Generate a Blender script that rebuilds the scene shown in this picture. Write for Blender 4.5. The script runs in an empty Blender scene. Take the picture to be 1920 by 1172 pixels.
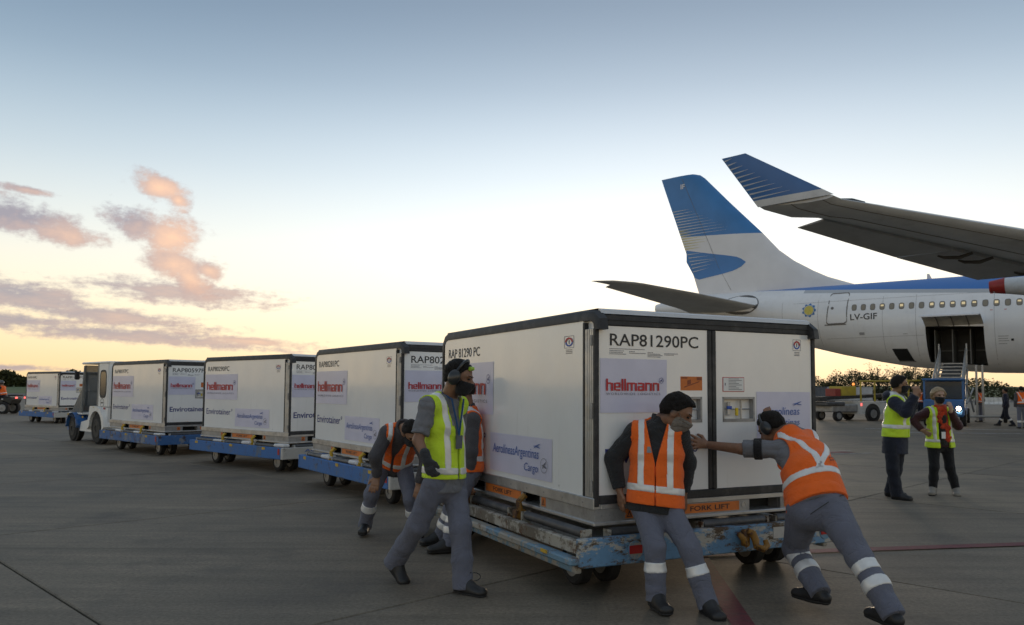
import bpy, bmesh, math, random
import numpy as np
from mathutils import Vector, Matrix
S = bpy.context.scene
COL = S.collection
R = math.radians
# ------------------------------------------------------------------ camera
FPX, PITCH, ROLL, CAMH, CX, CY = 1488.9, 0.0601, 0.0062, 1.5295, 960.0, 640.0
cam_d = bpy.data.cameras.new('camera')
cam = bpy.data.objects.new('camera', cam_d); COL.objects.link(cam); S.camera = cam
cam_d.sensor_width = 36.0; cam_d.sensor_fit = 'HORIZONTAL'
cam_d.lens = FPX / 1920 * 36.0
cam_d.shift_y = (CY - 586.0) / 1920.0
cam_d.clip_start = 0.1; cam_d.clip_end = 6000
_cp, _sp = math.cos(PITCH), math.sin(PITCH)
_fwd = Vector((0, _cp, _sp)); _up = Vector((0, -_sp, _cp)); _rt = Vector((1, 0, 0))
_rt2 = math.cos(ROLL) * _rt + math.sin(ROLL) * _up
_up2 = -math.sin(ROLL) * _rt + math.cos(ROLL) * _up
M4 = Matrix((_rt2, _up2, -_fwd)).transposed().to_4x4(); M4.translation = (0, 0, CAMH)
cam.matrix_world = M4
cam_d.dof.use_dof = True; cam_d.dof.focus_distance = 6.6; cam_d.dof.aperture_fstop = 5.6

def at(px, py, Y):
    """photo pixel + distance in front of the camera -> world point"""
    d = _rt2 * ((px - CX) / FPX) - _up2 * ((py - CY) / FPX) + _fwd
    return Vector((0, 0, CAMH)) + d * (Y / d.y)
def on_ground(px, py, z=0.0):
    d = _rt2 * ((px - CX) / FPX) - _up2 * ((py - CY) / FPX) + _fwd
    return Vector((0, 0, CAMH)) + d * ((z - CAMH) / d.z)

# ------------------------------------------------------------------ world, sun, exposure
SUN_AZ, SUN_EL = R(17.0), R(2.2)
W = bpy.data.worlds.new('World'); S.world = W; W.use_nodes = True
def build_world():
    nt = W.node_tree; N = nt.nodes; L = nt.links; N.clear()
    out = N.new('ShaderNodeOutputWorld'); bg = N.new('ShaderNodeBackground')
    L.new(bg.outputs[0], out.inputs[0])
    tc = N.new('ShaderNodeTexCoord')
    def math_(op, a, b=None, c=None, clamp=False):
        n = N.new('ShaderNodeMath'); n.operation = op; n.use_clamp = clamp
        for i, v in enumerate((a, b, c)):
            if v is None: continue
            if isinstance(v, (int, float)): n.inputs[i].default_value = v
            else: L.new(v, n.inputs[i])
        return n.outputs[0]
    def mix(f, a, b, mode='MIX'):
        n = N.new('ShaderNodeMix'); n.data_type = 'RGBA'; n.blend_type = mode; n.clamp_factor = True
        for s, v in (('Factor', f), ('A', a), ('B', b)):
            i = [q for q in n.inputs if q.name == s and q.enabled][0]
            if isinstance(v, (int, float)): i.default_value = v
            elif isinstance(v, tuple): i.default_value = (*v, 1)
            else: L.new(v, i)
        return [q for q in n.outputs if q.enabled][0]
    sky = N.new('ShaderNodeTexSky'); sky.sky_type = 'NISHITA'; sky.sun_disc = False
    sky.sun_elevation = SUN_EL; sky.sun_rotation = SUN_AZ
    sky.air_density = 1.15; sky.dust_density = 2.2; sky.ozone_density = 1.6; sky.altitude = 20
    sep = N.new('ShaderNodeSeparateXYZ'); L.new(tc.outputs['Generated'], sep.inputs[0])
    x, y, z = sep.outputs
    # evening sky: pale glow over the set sun, blue-grey high up and away from it
    az = math_('ARCTAN2', x, y)
    el = math_('ARCSINE', z)
    # evening sky: yellow horizon all round, pale above it, blue-grey high up; a wide pale glow over the set sun
    rp = N.new('ShaderNodeValToRGB'); rp.color_ramp.interpolation = 'B_SPLINE'
    elf = math_('DIVIDE', el, R(60), clamp=True); L.new(elf, rp.inputs[0])
    while len(rp.color_ramp.elements) < len(SKY_RAMP): rp.color_ramp.elements.new(0.5)
    for e_, (deg, c_) in zip(rp.color_ramp.elements, SKY_RAMP):
        e_.position = deg / 60.0; e_.color = (*c_, 1)
    col = mix(1.0, rp.outputs[0], mix(1.0, sky.outputs[0], (NISH, NISH, NISH), 'MULTIPLY'), 'ADD')
    da = math_('SUBTRACT', az, GLOW_AZ); de = math_('SUBTRACT', el, R(10))
    g = math_('ADD', math_('POWER', math_('ABSOLUTE', math_('DIVIDE', da, R(32))), 2.0), math_('POWER', math_('ABSOLUTE', math_('DIVIDE', de, R(15))), 2.0))
    glow = math_('EXPONENT', math_('MULTIPLY', g, -1.0))
    col = mix(glow, col, GLOW, 'ADD')
    bg0 = N.new('ShaderNodeBackground'); L.new(col, bg0.inputs[0]); bg0.inputs[1].default_value = SKY_STR
    # --- clouds, placed by direction
    def ell(px, py, rx, ry, rot=0.0):
        a0 = math.atan((px - CX) / FPX); e0 = math.atan((729 - py + (px - 960) * 0.0062) / math.hypot(FPX, px - CX))
        u = math_('SUBTRACT', az, a0); v = math_('SUBTRACT', el, e0)
        c, s = math.cos(rot), math.sin(rot)
        uu = math_('ADD', math_('MULTIPLY', u, c * FPX / rx), math_('MULTIPLY', v, s * FPX / rx))
        vv = math_('ADD', math_('MULTIPLY', u, -s * FPX / ry), math_('MULTIPLY', v, c * FPX / ry))
        d = math_('SQRT', math_('ADD', math_('MULTIPLY', uu, uu), math_('MULTIPLY', vv, vv)))
        return math_('SUBTRACT', 1.0, d), uu, vv
    cmb = N.new('ShaderNodeCombineXYZ'); L.new(az, cmb.inputs[0]); L.new(el, cmb.inputs[1])
    def noise(scx, scy, detail, rough=0.6, off=0.0):
        mp = N.new('ShaderNodeMapping'); mp.inputs['Scale'].default_value = (scx, scy, 1); mp.inputs['Location'].default_value = (off, off * .7, 0)
        L.new(cmb.outputs[0], mp.inputs[0])
        n = N.new('ShaderNodeTexNoise'); n.inputs['Scale'].default_value = 1; n.inputs['Detail'].default_value = detail; n.inputs['Roughness'].default_value = rough
        L.new(mp.outputs[0], n.inputs[0]); return n.outputs[0]
    nA = noise(34, 46, 7, 0.62); nB = noise(16, 80, 6, 0.62, 3.1); nC = noise(80, 130, 8, .68, 7.7)
    def group(ells, nz, amp, lo, hi, dens):
        m = None; pk = None
        for (px, py, rx, ry, rot, p) in ells:
            d, uu, vv = ell(px, py, rx, ry, rot)
            lit = math_('ADD', math_('MULTIPLY', uu, 0.35), p)
            lit = math_('ADD', lit, math_('MULTIPLY', vv, -0.12))
            w = math_('MULTIPLY', math_('MAXIMUM', d, 0.0), lit)
            m = d if m is None else math_('MAXIMUM', m, d)
            pk = w if pk is None else math_('MAXIMUM', pk, w)
        e = math_('ADD', m, math_('MULTIPLY', math_('SUBTRACT', nz, 0.5), amp))
        e = math_('ADD', e, math_('MULTIPLY', math_('SUBTRACT', nC, 0.5), amp * .65))
        mr = N.new('ShaderNodeMapRange'); mr.interpolation_type = 'SMOOTHSTEP'
        mr.inputs[1].default_value = lo; mr.inputs[2].default_value = hi; mr.inputs[3].default_value = 0; mr.inputs[4].default_value = dens
        L.new(e, mr.inputs[0])
        pk = math_('ADD', pk, math_('MULTIPLY', math_('SUBTRACT', nz, 0.5), 0.9), clamp=True)
        return mr.outputs[0], pk
    puffs = [(288, 345, 70, 30, -.25, .9), (325, 372, 34, 26, -.8, .9), (252, 418, 84, 40, -.35, .30), (312, 440, 74, 56, 0, .95), (318, 492, 70, 50, -.5, .75), (352, 520, 76, 40, -.6, .8), (385, 505, 46, 30, 0, .7),
             (25, 405, 140, 40, -.16, .05), (95, 432, 105, 28, -.12, .5), (40, 352, 60, 9, -.1, .4)]
    bands = [(330, 549, 240, 32, -.03, .32), (60, 560, 220, 40, -.2, .1), (180, 590, 300, 26, -.1, .2), (20, 600, 200, 22, 0, .1), (250, 628, 420, 22, -.06, .18), (470, 640, 160, 13, -.05, .6), (0, 688, 150, 8, -.03, .1)]
    for ells, nz, amp, lo, hi, dens in ((bands, nB, 1.7, .10, .80, .84), (puffs, nA, 1.35, .10, .72, .90)):
        m, pk = group(ells, nz, amp, lo, hi, dens)
        cc = mix(pk, (CLOUD_D[0], CLOUD_D[1], CLOUD_D[2]), (CLOUD_L[0], CLOUD_L[1], CLOUD_L[2]))
        col = mix(m, col, cc)
    L.new(col, bg.inputs[0]); bg.inputs[1].default_value = SKY_STR
    inside = math_('MULTIPLY', math_('LESS_THAN', math_('ABSOLUTE', math_('ADD', az, R(24))), R(19)), math_('LESS_THAN', math_('ABSOLUTE', math_('SUBTRACT', el, R(8))), R(9.5)))
    ms = N.new('ShaderNodeMixShader'); L.new(inside, ms.inputs[0]); L.new(bg0.outputs[0], ms.inputs[1]); L.new(bg.outputs[0], ms.inputs[2])
    L.new(ms.outputs[0], out.inputs[0])
SKY_STR = 1.0
NISH = 0.005
GLOW = (.17, .168, .168); GLOW_AZ = R(10)
SKY_RAMP = [(0, (.52, .35, .165)), (2.5, (.56, .42, .23)), (6, (.55, .485, .36)), (10, (.44, .455, .425)), (15, (.285, .345, .385)), (21, (.14, .20, .265)), (29, (.055, .092, .145)), (60, (.21, .24, .275))]
CLOUD_D = (.185, .17, .20); CLOUD_L = (.58, .355, .23)
build_world()
W.cycles.sampling_method = 'MANUAL'; W.cycles.sample_map_resolution = 256
sun_d = bpy.data.lights.new('sun', 'SUN'); sun_d.energy = 0.3; sun_d.angle = R(6); sun_d.color = (1, .78, .55)
sun = bpy.data.objects.new('sun', sun_d); COL.objects.link(sun)
_sd = Vector((math.sin(SUN_AZ) * math.cos(SUN_EL), math.cos(SUN_AZ) * math.cos(SUN_EL), math.sin(SUN_EL)))
sun.rotation_euler = _sd.to_track_quat('Z', 'Y').to_euler(); sun.location = _sd * 300
S.view_settings.view_transform = 'Standard'; S.view_settings.look = 'None'
S.view_settings.exposure = 0.95; S.view_settings.gamma = 1.0; S.view_settings.use_curve_mapping = False
# ------------------------------------------------------------------ helpers: objects
def tag(o, label=None, cat=None, group=None, kind=None):
    if label: o['label'] = label
    if cat: o['category'] = cat
    if group: o['group'] = group
    if kind: o['kind'] = kind
    return o
def empty(name, loc=(0, 0, 0), rz=0.0):
    o = bpy.data.objects.new(name, None); COL.objects.link(o); o.location = loc; o.rotation_euler = (0, 0, rz)
    o.empty_display_size = 0.2
    return o
def link_mesh(name, me, mat=None, parent=None):
    o = bpy.data.objects.new(name, me); COL.objects.link(o)
    if mat is not None:
        for m in (mat if isinstance(mat, (list, tuple)) else [mat]): me.materials.append(m)
    if parent is not None: o.parent = parent
    return o
class MB:
    """collects verts / faces of one part"""
    def __init__(s): s.v = []; s.f = []; s.mi = []; s.m = 0
    def add(s, vs, fs):
        b = len(s.v); s.v += [tuple(v) for v in vs]; s.f += [tuple(i + b for i in f) for f in fs]; s.mi += [s.m] * len(fs); return s
    def box(s, x0, x1, y0, y1, z0, z1, M=None):
        vs = [(x, y, z) for z in (z0, z1) for y in (y0, y1) for x in (x0, x1)]
        if M is not None: vs = [M @ Vector(v) for v in vs]
        return s.add(vs, [(0, 2, 3, 1), (4, 5, 7, 6), (0, 1, 5, 4), (2, 6, 7, 3), (0, 4, 6, 2), (1, 3, 7, 5)])
    def bbox(s, x0, x1, y0, y1, z0, z1, b=0.006, M=None):
        """box with chamfered edges"""
        vs = []; 
        for (x, sx) in ((x0, 1), (x1, -1)):
            for (y, sy) in ((y0, 1), (y1, -1)):
                for (z, sz) in ((z0, 1), (z1, -1)):
                    vs += [(x, y + sy * b, z + sz * b), (x + sx * b, y, z + sz * b), (x + sx * b, y + sy * b, z)]
        if M is not None: vs = [M @ Vector(v) for v in vs]
        def c(i, j, k): return (i * 4 + j * 2 + k) * 3
        fs = []
        for i in (0, 1): q = [c(i, j, k) for j, k in ((0, 0), (0, 1), (1, 1), (1, 0))]; fs.append(q if i == 0 else q[::-1])
        for j in (0, 1): q = [c(i, j, k) + 1 for i, k in ((0, 0), (1, 0), (1, 1), (0, 1))]; fs.append(q if j == 0 else q[::-1])
        for k in (0, 1): q = [c(i, j, k) + 2 for i, j in ((0, 0), (0, 1), (1, 1), (1, 0))]; fs.append(q if k == 0 else q[::-1])
        for j in (0, 1):
            for k in (0, 1): q = [c(0, j, k) + 1, c(0, j, k) + 2, c(1, j, k) + 2, c(1, j, k) + 1]; fs.append(q if (j + k) % 2 == 0 else q[::-1])
        for i in (0, 1):
            for k in (0, 1): q = [c(i, 0, k), c(i, 0, k) + 2, c(i, 1, k) + 2, c(i, 1, k)]; fs.append(q[::-1] if (i + k) % 2 == 0 else q)
        for i in (0, 1):
            for j in (0, 1): q = [c(i, j, 0), c(i, j, 0) + 1, c(i, j, 1) + 1, c(i, j, 1)]; fs.append(q if (i + j) % 2 == 0 else q[::-1])
        for i in (0, 1):
            for j in (0, 1):
                for k in (0, 1): q = [c(i, j, k), c(i, j, k) + 1, c(i, j, k) + 2]; fs.append(q[::-1] if (i + j + k) % 2 == 0 else q)
        return s.add(vs, fs)
    def tube(s, pts, r, n=8, caps=True):
        """round bar along a polyline; r is one radius or one for each point"""
        pts = [Vector(p) for p in pts]; rs = r if isinstance(r, (list, tuple)) else [r] * len(pts)
        b = len(s.v); ref = None
        for i, p in enumerate(pts):
            t = (pts[min(i + 1, len(pts) - 1)] - pts[max(i - 1, 0)]).normalized()
            if ref is None: ref = Vector((0, 0, 1)) if abs(t.z) < .9 else Vector((1, 0, 0))
            u = t.cross(ref); u = u.normalized() if u.length > 1e-6 else t.orthogonal().normalized(); w = u.cross(t); ref = w
            for k in range(n):
                a = 2 * math.pi * k / n
                s.v.append(tuple(p + (u * math.cos(a) + w * math.sin(a)) * rs[i]))
        for i in range(len(pts) - 1):
            for k in range(n):
                s.f.append((b + i * n + k, b + i * n + (k + 1) % n, b + (i + 1) * n + (k + 1) % n, b + (i + 1) * n + k)); s.mi.append(s.m)
        if caps:
            s.f.append(tuple(b + k for k in range(n))[::-1]); s.f.append(tuple(b + (len(pts) - 1) * n + k for k in range(n))); s.mi += [s.m] * 2
        return s
    def lathe(s, prof, c, axis, n=24):
        """prof: (distance along the axis, radius)"""
        c = Vector(c); a = Vector(axis).normalized(); u = a.orthogonal().normalized(); w = a.cross(u); b = len(s.v)
        for (h, r) in prof:
            for k in range(n):
                t = 2 * math.pi * k / n; s.v.append(tuple(c + a * h + (u * math.cos(t) + w * math.sin(t)) * r))
        for i in range(len(prof) - 1):
            for k in range(n):
                s.f.append((b + i * n + k, b + i * n + (k + 1) % n, b + (i + 1) * n + (k + 1) % n, b + (i + 1) * n + k)); s.mi.append(s.m)
        s.f.append(tuple(b + k for k in range(n))[::-1]); s.f.append(tuple(b + (len(prof) - 1) * n + k for k in range(n))); s.mi += [s.m] * 2
        return s
    def prism(s, poly, fa, fb):
        """poly: 2D points; fa / fb map a 2D point to 3D for the two faces"""
        n = len(poly); vs = [fa(*p) for p in poly] + [fb(*p) for p in poly]
        fs = [tuple(range(n)), tuple(range(2 * n - 1, n - 1, -1))] + [(i, i + n, (i + 1) % n + n, (i + 1) % n) for i in range(n)]
        return s.add(vs, fs)
    def mesh(s, name='m'):
        me = bpy.data.meshes.new(name); me.from_pydata(s.v, [], s.f); 
        if any(s.mi): me.polygons.foreach_set('material_index', s.mi)
        me.update(); return me
    def build(s, name, mat, parent=None, smooth=None, fix=True, loc=None):
        me = s.mesh(name)
        if fix:
            bm = bmesh.new(); bm.from_mesh(me); bmesh.ops.recalc_face_normals(bm, faces=bm.faces); bm.to_mesh(me); bm.free()
        o = link_mesh(name, me, mat, parent)
        if smooth is not None: shade(o, smooth)
        if loc is not None: o.location = loc
        return o
def shade(o, ang=40):
    me = o.data; me.polygons.foreach_set('use_smooth', [True] * len(me.polygons))
    bm = bmesh.new(); bm.from_mesh(me); c = math.cos(R(ang))
    for e in bm.edges:
        e.smooth = not (len(e.link_faces) == 2 and e.link_faces[0].normal.dot(e.link_faces[1].normal) < c)
    bm.to_mesh(me); bm.free()
def copy_tree(o, parent=None):
    c = o.copy(); COL.objects.link(c); c.parent = parent
    for ch in [k for k in bpy.data.objects if k.parent == o]: copy_tree(ch, c)
    return c
# ------------------------------------------------------------------ helpers: materials
MATS = {}
def newmat(name):
    m = bpy.data.materials.new(name); m.use_nodes = True; nt = m.node_tree; b = nt.nodes['Principled BSDF']
    MATS[name] = m; return m, nt, b
def nnode(nt, typ, **kw):
    n = nt.nodes.new(typ)
    for k, v in kw.items(): setattr(n, k, v)
    return n
def tex(nt, kind='NOISE', scale=5.0, detail=4, rough=.6, coord='Object', stretch=None, rot=None):
    tc = nt.nodes.get('TC') or nt.nodes.new('ShaderNodeTexCoord'); tc.name = 'TC'
    if coord == 'World':
        ge = nt.nodes.get('GE') or nt.nodes.new('ShaderNodeNewGeometry'); ge.name = 'GE'; v = ge.outputs['Position']
    else: v = tc.outputs[coord]
    if stretch or rot:
        mp = nt.nodes.new('ShaderNodeMapping'); nt.links.new(v, mp.inputs[0]); v = mp.outputs[0]
        if stretch: mp.inputs['Scale'].default_value = stretch
        if rot: mp.inputs['Rotation'].default_value = rot
    if kind == 'NOISE':
        n = nt.nodes.new('ShaderNodeTexNoise'); n.inputs['Detail'].default_value = detail; n.inputs['Roughness'].default_value = rough
    elif kind == 'VORO': n = nt.nodes.new('ShaderNodeTexVoronoi')
    else: n = nt.nodes.new('ShaderNodeTexWave'); n.inputs['Detail'].default_value = detail
    n.inputs['Scale'].default_value = scale; nt.links.new(v, n.inputs['Vector'])
    return n.outputs[0]
def ramp(nt, fac, stops):
    r = nt.nodes.new('ShaderNodeValToRGB'); nt.links.new(fac, r.inputs[0])
    while len(r.color_ramp.elements) < len(stops): r.color_ramp.elements.new(.5)
    for e, (p, c) in zip(r.color_ramp.elements, stops): e.position = p; e.color = (*(c if isinstance(c, tuple) else (c, c, c)), 1)
    return r.outputs[0]
def mixc(nt, f, a, b, mode='MIX'):
    n = nt.nodes.new('ShaderNodeMix'); n.data_type = 'RGBA'; n.blend_type = mode
    for s_, v in (('Factor', f), ('A', a), ('B', b)):
        i = [q for q in n.inputs if q.name == s_ and q.enabled][0]
        if isinstance(v, (int, float)): i.default_value = v
        elif isinstance(v, tuple): i.default_value = (*v, 1)
        else: nt.links.new(v, i)
    return [q for q in n.outputs if q.enabled][0]
def bump(nt, b, h, strength=.3, dist=.01):
    n = nt.nodes.new('ShaderNodeBump'); n.inputs['Strength'].default_value = strength; n.inputs['Distance'].default_value = dist
    nt.links.new(h, n.inputs['Height']); nt.links.new(n.outputs[0], b.inputs['Normal'])
def mat(name, col, rough=.5, metal=0.0, var=.12, vscale=6.0, bmp=0.0, bscale=60.0, coat=0.0, spec=None, bdist=.004, dirt=None, dscale=3.0, damt=(.45, .8), stretch=None, rvar=0.0):
    if name in MATS: return MATS[name]
    m, nt, b = newmat(name)
    n = tex(nt, scale=vscale, detail=5, stretch=stretch)
    lo = tuple(c * (1 - var) for c in col); hi = tuple(min(1, c * (1 + var)) for c in col)
    c = ramp(nt, n, [(.3, lo), (.7, hi)])
    if dirt is not None:
        d = tex(nt, scale=dscale, detail=8, rough=.72)
        c = mixc(nt, ramp(nt, d, [(damt[0], 0.0), (damt[1], 1.0)]), c, dirt)
    nt.links.new(c, b.inputs['Base Color'])
    b.inputs['Roughness'].default_value = rough; b.inputs['Metallic'].default_value = metal
    if rvar: nt.links.new(ramp(nt, tex(nt, scale=vscale * 1.7, detail=5), [(.3, max(0, rough - rvar)), (.7, min(1, rough + rvar))]), b.inputs['Roughness'])
    if coat: b.inputs['Coat Weight'].default_value = coat; b.inputs['Coat Roughness'].default_value = .08
    if spec is not None: b.inputs['Specular IOR Level'].default_value = spec
    if bmp: bump(nt, b, tex(nt, scale=bscale, detail=4), bmp, bdist)
    return m
def emit(name, col, strength):
    m, nt, b = newmat(name); b.inputs['Base Color'].default_value = (*col, 1)
    b.inputs['Emission Color'].default_value = (*col, 1); b.inputs['Emission Strength'].default_value = strength; return m
def glassy(name, col=(.1, .12, .13), alpha=.35, rough=.08):
    m, nt, b = newmat(name); b.inputs['Base Color'].default_value = (*col, 1); b.inputs['Roughness'].default_value = rough
    b.inputs['Alpha'].default_value = alpha; return m
# ------------------------------------------------------------------ helpers: lettering
_TXT = {}
def text_poly(s, bold=0.0, spacing=1.0):
    key = (s, bold, spacing)
    if key not in _TXT:
        cu = bpy.data.curves.new('txt', 'FONT'); cu.body = s; cu.size = 1; cu.offset = bold; cu.space_character = spacing; cu.resolution_u = 3; cu.fill_mode = 'FRONT'
        o = bpy.data.objects.new('txt', cu); COL.objects.link(o)
        dg = bpy.context.evaluated_depsgraph_get(); me = bpy.data.meshes.new_from_object(o.evaluated_get(dg))
        v = [(q.co.x, q.co.y) for q in me.vertices]; f = [tuple(p.vertices) for p in me.polygons]
        bpy.data.objects.remove(o); bpy.data.curves.remove(cu); bpy.data.meshes.remove(me)
        _TXT[key] = (v, f)
    return _TXT[key]
def fit_poly(vf, u0, u1, v0, v1, slant=0.0):
    v, f = vf; xs = [p[0] for p in v]; ys = [p[1] for p in v]
    a, b, c, d = min(xs), max(xs), min(ys), max(ys)
    return [(u0 + (x - a) / (b - a) * (u1 - u0) + slant * (y - c) / (d - c) * (v1 - v0), v0 + (y - c) / (d - c) * (v1 - v0)) for x, y in v], f
def lettering(vf, mapf, h, matl, parent, name='lettering'):
    """flat print: 2D faces laid on a surface by mapf(u, v, h)"""
    v, f = vf
    me = bpy.data.meshes.new(name); me.from_pydata([tuple(mapf(x, y, h)) for x, y in v], [], f); me.update()
    return link_mesh(name, me, matl, parent)
def rects_poly(rs):
    v = []; f = []
    for (a, b, c, d) in rs: n = len(v); v += [(a, c), (b, c), (b, d), (a, d)]; f.append((n, n + 1, n + 2, n + 3))
    return v, f
def block_word():
    """the red block lettering on the posters: h e l l m a n n"""
    rs = []; x = 0.0; t = 1.0; X = 5.0; A = 7.2
    def put(l, w): 
        nonlocal x
        for (a, b, c, d) in l: rs.append((x + a, x + b, c, d))
        x += w + .42
    for ch in 'hellmann':
        if ch == 'h': put([(0, t, 0, A), (t, 2.5, X - t, X), (2.5, 3.6, 0, X - .25)], 3.6)
        if ch == 'e': put([(0, t, .25, X - .25), (t, 3.4, X - .95, X), (2.5, 3.5, 2.75, X - .95), (t, 3.5, 1.85, 2.75), (t, 3.3, 0, .95)], 3.5)
        if ch == 'l': put([(0, t, 0, A)], t)
        if ch == 'n': put([(0, t, 0, X), (t, 2.5, X - t, X), (2.5, 3.6, 0, X - .25)], 3.6)
        if ch == 'm': put([(0, t, 0, X), (t, 2.1, X - t, X), (2.1, 3.1, 0, X), (3.1, 4.3, X - t, X), (4.3, 5.35, 0, X - .25)], 5.35)
        if ch == 'a': put([(0.1, 2.5, X - t, X), (2.5, 3.6, 0, X - .25), (0, 2.5, 2.05, 2.95), (0, t, .95, 2.05), (0, 2.5, 0, .95)], 3.6)
    return rects_poly(rs)
def ring_poly(r0, r1, n=20, cx=0, cy=0):
    v = []; f = []
    for k in range(n):
        a = 2 * math.pi * k / n; v += [(cx + r0 * math.cos(a), cy + r0 * math.sin(a)), (cx + r1 * math.cos(a), cy + r1 * math.sin(a))]
    for k in range(n): i = 2 * k; j = 2 * ((k + 1) % n); f.append((i, i + 1, j + 1, j))
    return v, f
def disc_poly(r, n=20, cx=0, cy=0): return [(cx + r * math.cos(2 * math.pi * k / n), cy + r * math.sin(2 * math.pi * k / n)) for k in range(n)], [tuple(range(n))]
def merge_poly(*ps):
    v = []; f = []
    for pv, pf in ps: b = len(v); v += list(pv); f += [tuple(i + b for i in q) for q in pf]
    return v, f
CONDOR = ([(0, .45), (.42, .62), (.95, .98), (1.0, .9), (.6, .5), (1.02, .28), (.98, .16), (.45, .34), (.1, 0), (.28, .38)], [(0, 1, 9), (1, 2, 3, 4), (1, 4, 7, 9), (4, 5, 6, 7), (7, 8, 9)])
# ------------------------------------------------------------------ setting: ground
def concrete(name, col, seed):
    m, nt, b = newmat(name)
    big = tex(nt, scale=.35, detail=6, rough=.62, stretch=(1, 1, 1), rot=(0, 0, seed), coord='World')
    streak = tex(nt, scale=1.0, detail=6, rough=.65, stretch=(.35, 4.5, 1), rot=(0, 0, R(-50)), coord='World')
    fine = tex(nt, scale=34, detail=6, rough=.75, coord='World')
    broom = tex(nt, kind='NOISE', scale=1.0, detail=3, rough=.7, stretch=(90, 2.5, 1), rot=(0, 0, R(42)), coord='World')
    c = ramp(nt, big, [(.36, tuple(q * .68 for q in col)), (.64, tuple(q * 1.22 for q in col))])
    c = mixc(nt, .55, c, ramp(nt, streak, [(.34, .62), (.68, 1.22)]), 'MULTIPLY')
    c = mixc(nt, .75, c, ramp(nt, fine, [(.28, .42), (.72, 1.55)]), 'MULTIPLY')
    sp = tex(nt, scale=9, detail=8, rough=.8, coord='World')
    c = mixc(nt, ramp(nt, sp, [(.60, 0.0), (.70, .75)]), c, (.03, .029, .027))
    st2 = tex(nt, scale=.9, detail=9, rough=.7, coord='World'); c = mixc(nt, ramp(nt, st2, [(.52, 0.0), (.70, .62)]), c, (.062, .056, .049))
    tr2 = tex(nt, scale=1.0, detail=5, rough=.6, stretch=(.06, 3.2, 1), rot=(0, 0, R(-38)), coord='World'); c = mixc(nt, ramp(nt, tr2, [(.60, 0.0), (.68, .42)]), c, (.048, .042, .035))
    nt.links.new(c, b.inputs['Base Color'])
    nt.links.new(ramp(nt, big, [(.3, .62), (.7, .82)]), b.inputs['Roughness'])
    mh = mixc(nt, .5, fine, broom); bump(nt, b, mh, .55, .004)
    b.inputs['Specular IOR Level'].default_value = .35
    return m
M_CON = [concrete('concrete_a', (.182, .151, .111), 0.0), concrete('concrete_b', (.166, .139, .104), 1.1), concrete('concrete_c', (.195, .161, .117), 2.3)]
M_GRASS = mat('grass', (.055, .095, .018), .9, var=.35, vscale=.05, dirt=(.08, .085, .03), dscale=.02)
def sheet(name, x0, x1, y0, y1, z, matl, kind='structure', parent=None):
    o = MB().add([(x0, y0, z), (x1, y0, z), (x1, y1, z), (x0, y1, z)], [(0, 1, 2, 3)]).build(name, matl, parent, fix=False)
    if kind: tag(o, kind=kind)
    return o
mj, nt, b = newmat('joint_fill'); b.inputs['Base Color'].default_value = (.018, .017, .016, 1); b.inputs['Roughness'].default_value = .9
apron = sheet('apron', -400, 400, -60, 190, -0.03, mj)
# slabs: squares turned by 45 degrees; joints seen at x+y = 2.58, 9.6 and y-x = 6.5 (metres)
SL = 4.96
_ux, _uy = Vector((math.sqrt(.5), -math.sqrt(.5), 0)), Vector((math.sqrt(.5), math.sqrt(.5), 0))
def slab_mesh(n, mtl):
    h = SL / 2 - .009; c = .010
    mb = MB()
    top = [(-h + c, -h + c, 0), (h - c, -h + c, 0), (h - c, h - c, 0), (-h + c, h - c, 0)]; low = [(-h, -h, -c), (h, -h, -c), (h, h, -c), (-h, h, -c)]; bot = [(x, y, -.05) for x, y, z in low]
    mb.add(top + low + bot, [(0, 1, 2, 3)] + [(i + 4, (i + 1) % 4 + 4, (i + 1) % 4, i) for i in range(4)] + [(i + 8, (i + 1) % 4 + 8, (i + 1) % 4 + 4, i + 4) for i in range(4)])
    me = mb.mesh('concrete_slab'); me.materials.append(mtl); return me
_sm = [slab_mesh(0, m) for m in M_CON]
rng = random.Random(5)
A0 = 2.58 / math.sqrt(2) ; B0 = -6.5 / math.sqrt(2)      # a = (x+y)/sqrt2 joint, b = (x-y)/sqrt2 joint
cells = []
for i in range(-60, 60):
    for j in range(-60, 60):
        a = A0 + (i + .5) * SL; b_ = B0 + (j + .5) * SL
        x, y = (a + b_) / math.sqrt(2), (a - b_) / math.sqrt(2)
        if -3 < y < 120 and abs(x) < .75 * max(y, 0) + 8: cells.append((x * x + y * y, x, y, i, j))
cells.sort()
near, far = cells[:220], cells[220:]
for (_, x, y, i, j) in near:
    o = bpy.data.objects.new('concrete_slab', _sm[(i * 7 + j * 3 + (i * j) % 5) % 3]); COL.objects.link(o); o.parent = apron
    o.location = (x, y, rng.uniform(-.0015, .0015)); o.rotation_euler = (0, 0, R(45) + rng.choice((0, 0, math.pi)))
mb = MB()
for (_, x, y, i, j) in far:
    mb.m = (i * 7 + j * 3 + (i * j) % 5) % 3
    h = SL / math.sqrt(2) - .01; mb.add([(x - h, y, 0), (x, y - h, 0), (x + h, y, 0), (x, y + h, 0)], [(0, 1, 2, 3)])
o = mb.build('far_slabs', M_CON, apron, fix=False); tag(o, kind='stuff')
sheet('taxiway', -420, 420, 118, 192, -.012, mat('asphalt', (.075, .075, .075), .85, var=.2, vscale=.2))
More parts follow.
